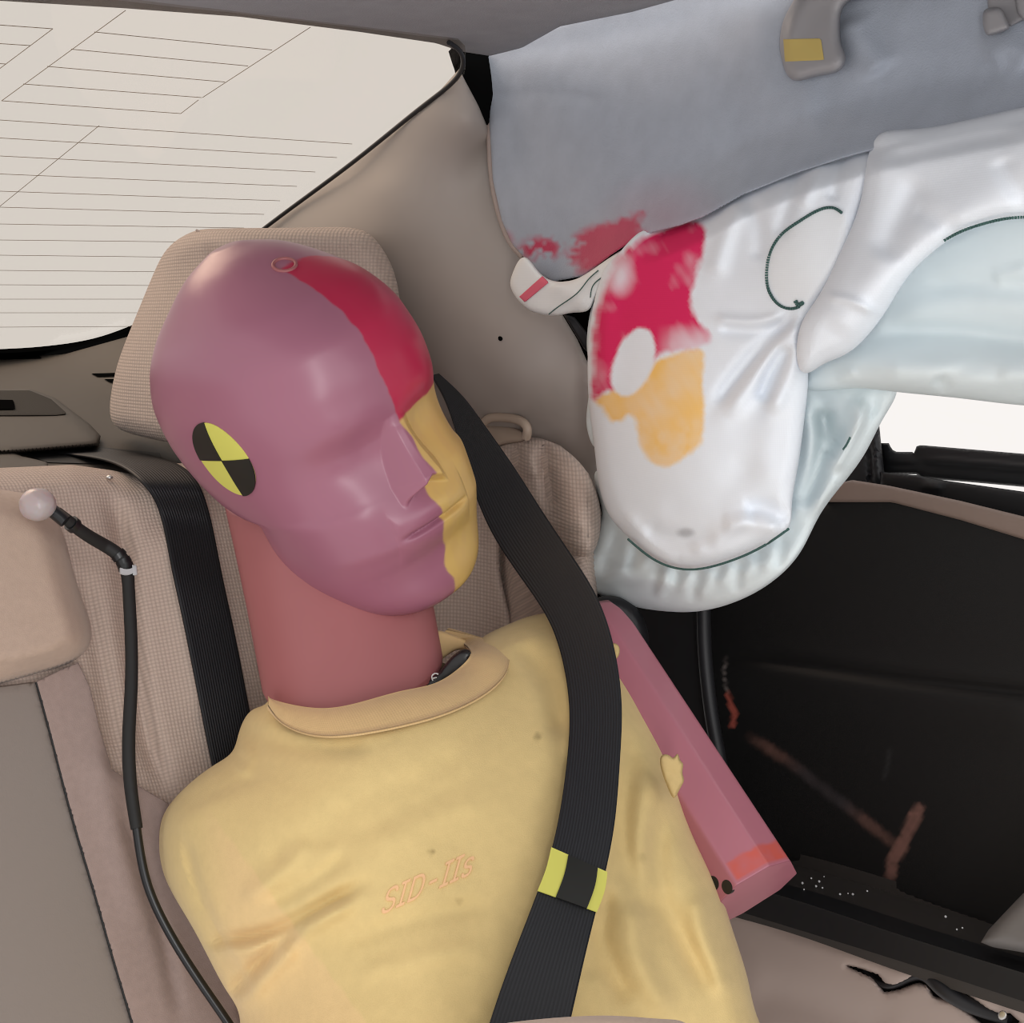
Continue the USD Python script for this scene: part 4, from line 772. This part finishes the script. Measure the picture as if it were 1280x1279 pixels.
# ================================================================== grab handle, coat hook
t = thing('grab_handle', at(1030, 60, .9), 'grey plastic grab handle on the roof rail with a strip of yellow tape', 'grab handle')
GH = [(975, 60), (978, 30), (990, 4), (1010, -25), (1050, -45), (1150, -60), (1160, -20), (1090, -4), (1064, 0), (1053, 12), (1050, 34), (1052, 56), (1057, 72), (1052, 86), (1040, 92), (1015, 97), (994, 101), (983, 92), (978, 76)]
dG = lambda a, c: dside(a, c)-.020
v, f, P = slab(GH, dG, .012, 14, .02, 4, folds=[([(985, 60), (1005, 5), (1060, -22)], .002, 10)])
part(t, 'handle', (v, f), 'grey_plastic', smooth=True)
gripF = FRONT
part(t, 'tape', slab([(979, 49), (1026, 48), (1030, 75), (981, 77)], lambda a, c: onbag(np.c_[a, c], .0006, gripF), .0002, 2, .0006, 4, smooth_outline=False)[:2], 'tape_yellow', 'strip of yellow tape')
t = thing('coat_hook', at(1250, 30, .8), 'small grey coat hook on the roof rail at the right edge', 'coat hook')
part(t, 'base_plate', slab([(1232, -30), (1290, -30), (1290, 20), (1262, 34), (1236, 20)], lambda a, c: dside(a, c)-.004, .003, 4, .01, 4, smooth_outline=False)[:2], 'grey_plastic')
part(t, 'hook', slab([(1229, 16), (1236, 10), (1250, 10), (1256, 18), (1262, 34), (1258, 38), (1240, 44), (1232, 42)], lambda a, c: dside(a, c)-.014, .007, 6, .012, 3)[:2], 'grey_plastic')
part(t, 'hook_flap', slab([(1266, -20), (1300, -20), (1300, 30), (1280, 26), (1272, 16)], lambda a, c: dside(a, c)-.010, .004, 5, .008, 4, smooth_outline=False)[:2], 'grey_plastic')

# ================================================================== sensor cable
t = thing('sensor_cable', at(160, 1000, .95), 'black cable with a translucent ball end hanging down the seat back', 'cable')
def dcab(px, py): return dseat(px, py)-.040
cb = curve([(72, 640), (84, 650), (100, 663), (124, 678), (146, 692), (157, 708), (161, 740), (164, 800), (164, 860), (161, 920), (163, 980), (171, 1036)], 90)
rad_ = np.interp(cb[:, 1], [640, 655, 700, 735, 960, 1030, 1036], [.0030, .0036, .0042, .0037, .0038, .0035, .0034])
part(t, 'sleeve', tube(at(cb[:, 0], cb[:, 1], dcab(cb[:, 0], cb[:, 1])-.022*np.clip((130-cb[:, 0])/60, 0, 1)), rad_, 16), 'cable_sleeve', 'black sleeve')
for y_ in (656, 694, 702, 709):
    i = np.argmin(np.abs(cb[:, 1]-y_)); seg = cb[max(i-1, 0):i+2]
    part(t, 'tape_wrap', tube(at(seg[:, 0], seg[:, 1], dcab(seg[:, 0], seg[:, 1])-.022*np.clip((130-seg[:, 0])/60, 0, 1)), np.full(len(seg), .0048), 14), 'cable', 'raised wrap of black tape')
cc = curve([(170, 1030), (175, 1065), (184, 1105), (203, 1150), (232, 1200), (262, 1245), (290, 1286), (330, 1350)], 60)
part(t, 'wire', tube(at(cc[:, 0], cc[:, 1], dcab(cc[:, 0], cc[:, 1])), .0026, 14), 'cable', 'thinner shiny black wire')
z1 = curve([(150, 714), (158, 716), (167, 713), (169, 709)], 10)
part(t, 'zip_tie', ribbon(z1-[0, 4], z1+[0, 3], lambda a, c: dcab(a, c)-.0052, 20, 6, .0012)[:2], 'zip_tie', 'pale zip tie')
part(t, 'zip_tail', slab([(165, 706), (171, 707), (172, 719), (166, 720)], lambda a, c: dcab(a, c)-.006, .0005, 2, .001, 3, smooth_outline=False)[:2], 'zip_tie')
bl = trimesh.creation.icosphere(4, 1.0); bv = bl.vertices*[.0105, .0095, .0085]; bv = bv*(1+.10*(meshkit.fbm(bl.vertices*1.6+5, 3, 3)-.5))[:, None]
part(t, 'ball', (at(47., 631., float(dcab(47, 631))-.022)+bv[:, :1]*RT+bv[:, 1:2]*UP+bv[:, 2:]*FW, bl.faces), 'silicone', 'translucent grey blob over the sensor', smooth=True)
part(t, 'connector', tube(at(np.linspace(60, 82, 6), np.linspace(634, 652, 6), np.full(6, float(dcab(75, 645))-.022)), .0040, 12), 'cable', 'black connector')

# ================================================================== front seat edge at the bottom of the frame
t = thing('front_seat', at(750, 1500, .62), 'pale top edge of the front seat at the bottom of the picture', 'car seat')
part(t, 'headrest_cushion', slab([(600, 1300), (640, 1278), (700, 1272), (770, 1270), (830, 1274), (870, 1290), (880, 1500), (600, 1500)], lambda a, c: .6+0*a, .02, 20, .08, 12)[:2], 'tan_fabric', smooth=True)

# crumbs of window glass on the armrest ledge
rng = np.random.default_rng(4)
cr = []
for x_, y_ in [(1003, 1104), (1014, 1098), (1024, 1102), (1030, 1096), (1028, 1110), (1005, 1112), (1050, 1118), (1060, 1117), (1066, 1118), (1084, 1114), (1182, 1146), (1196, 1162), (1203, 1160), (1204, 1178), (1020, 1108)]:
    f_ = (y_-np.interp(x_, l1[:, 0], l1[:, 1]))/max(np.interp(x_, l2[:, 0], l2[:, 1])-np.interp(x_, l1[:, 0], l1[:, 1]), 1); X_ = .765-.052*np.clip(f_, 0, 1)-.004
    b_ = trimesh.creation.icosphere(0, .0006*rng.uniform(.7, 1.4)); cr.append((b_.vertices+at(x_, y_, float(dX(X_)(np.array(x_), np.array(y_)))), b_.faces))
t = thing('glass_crumb', at(1060, 1118, 1.06), 'tiny pale crumbs of window glass scattered on the dark armrest ledge', 'glass crumbs', None, 'stuff')
part(t, 'crumb', join(cr), 'white_mark', kind='stuff', smooth=False)
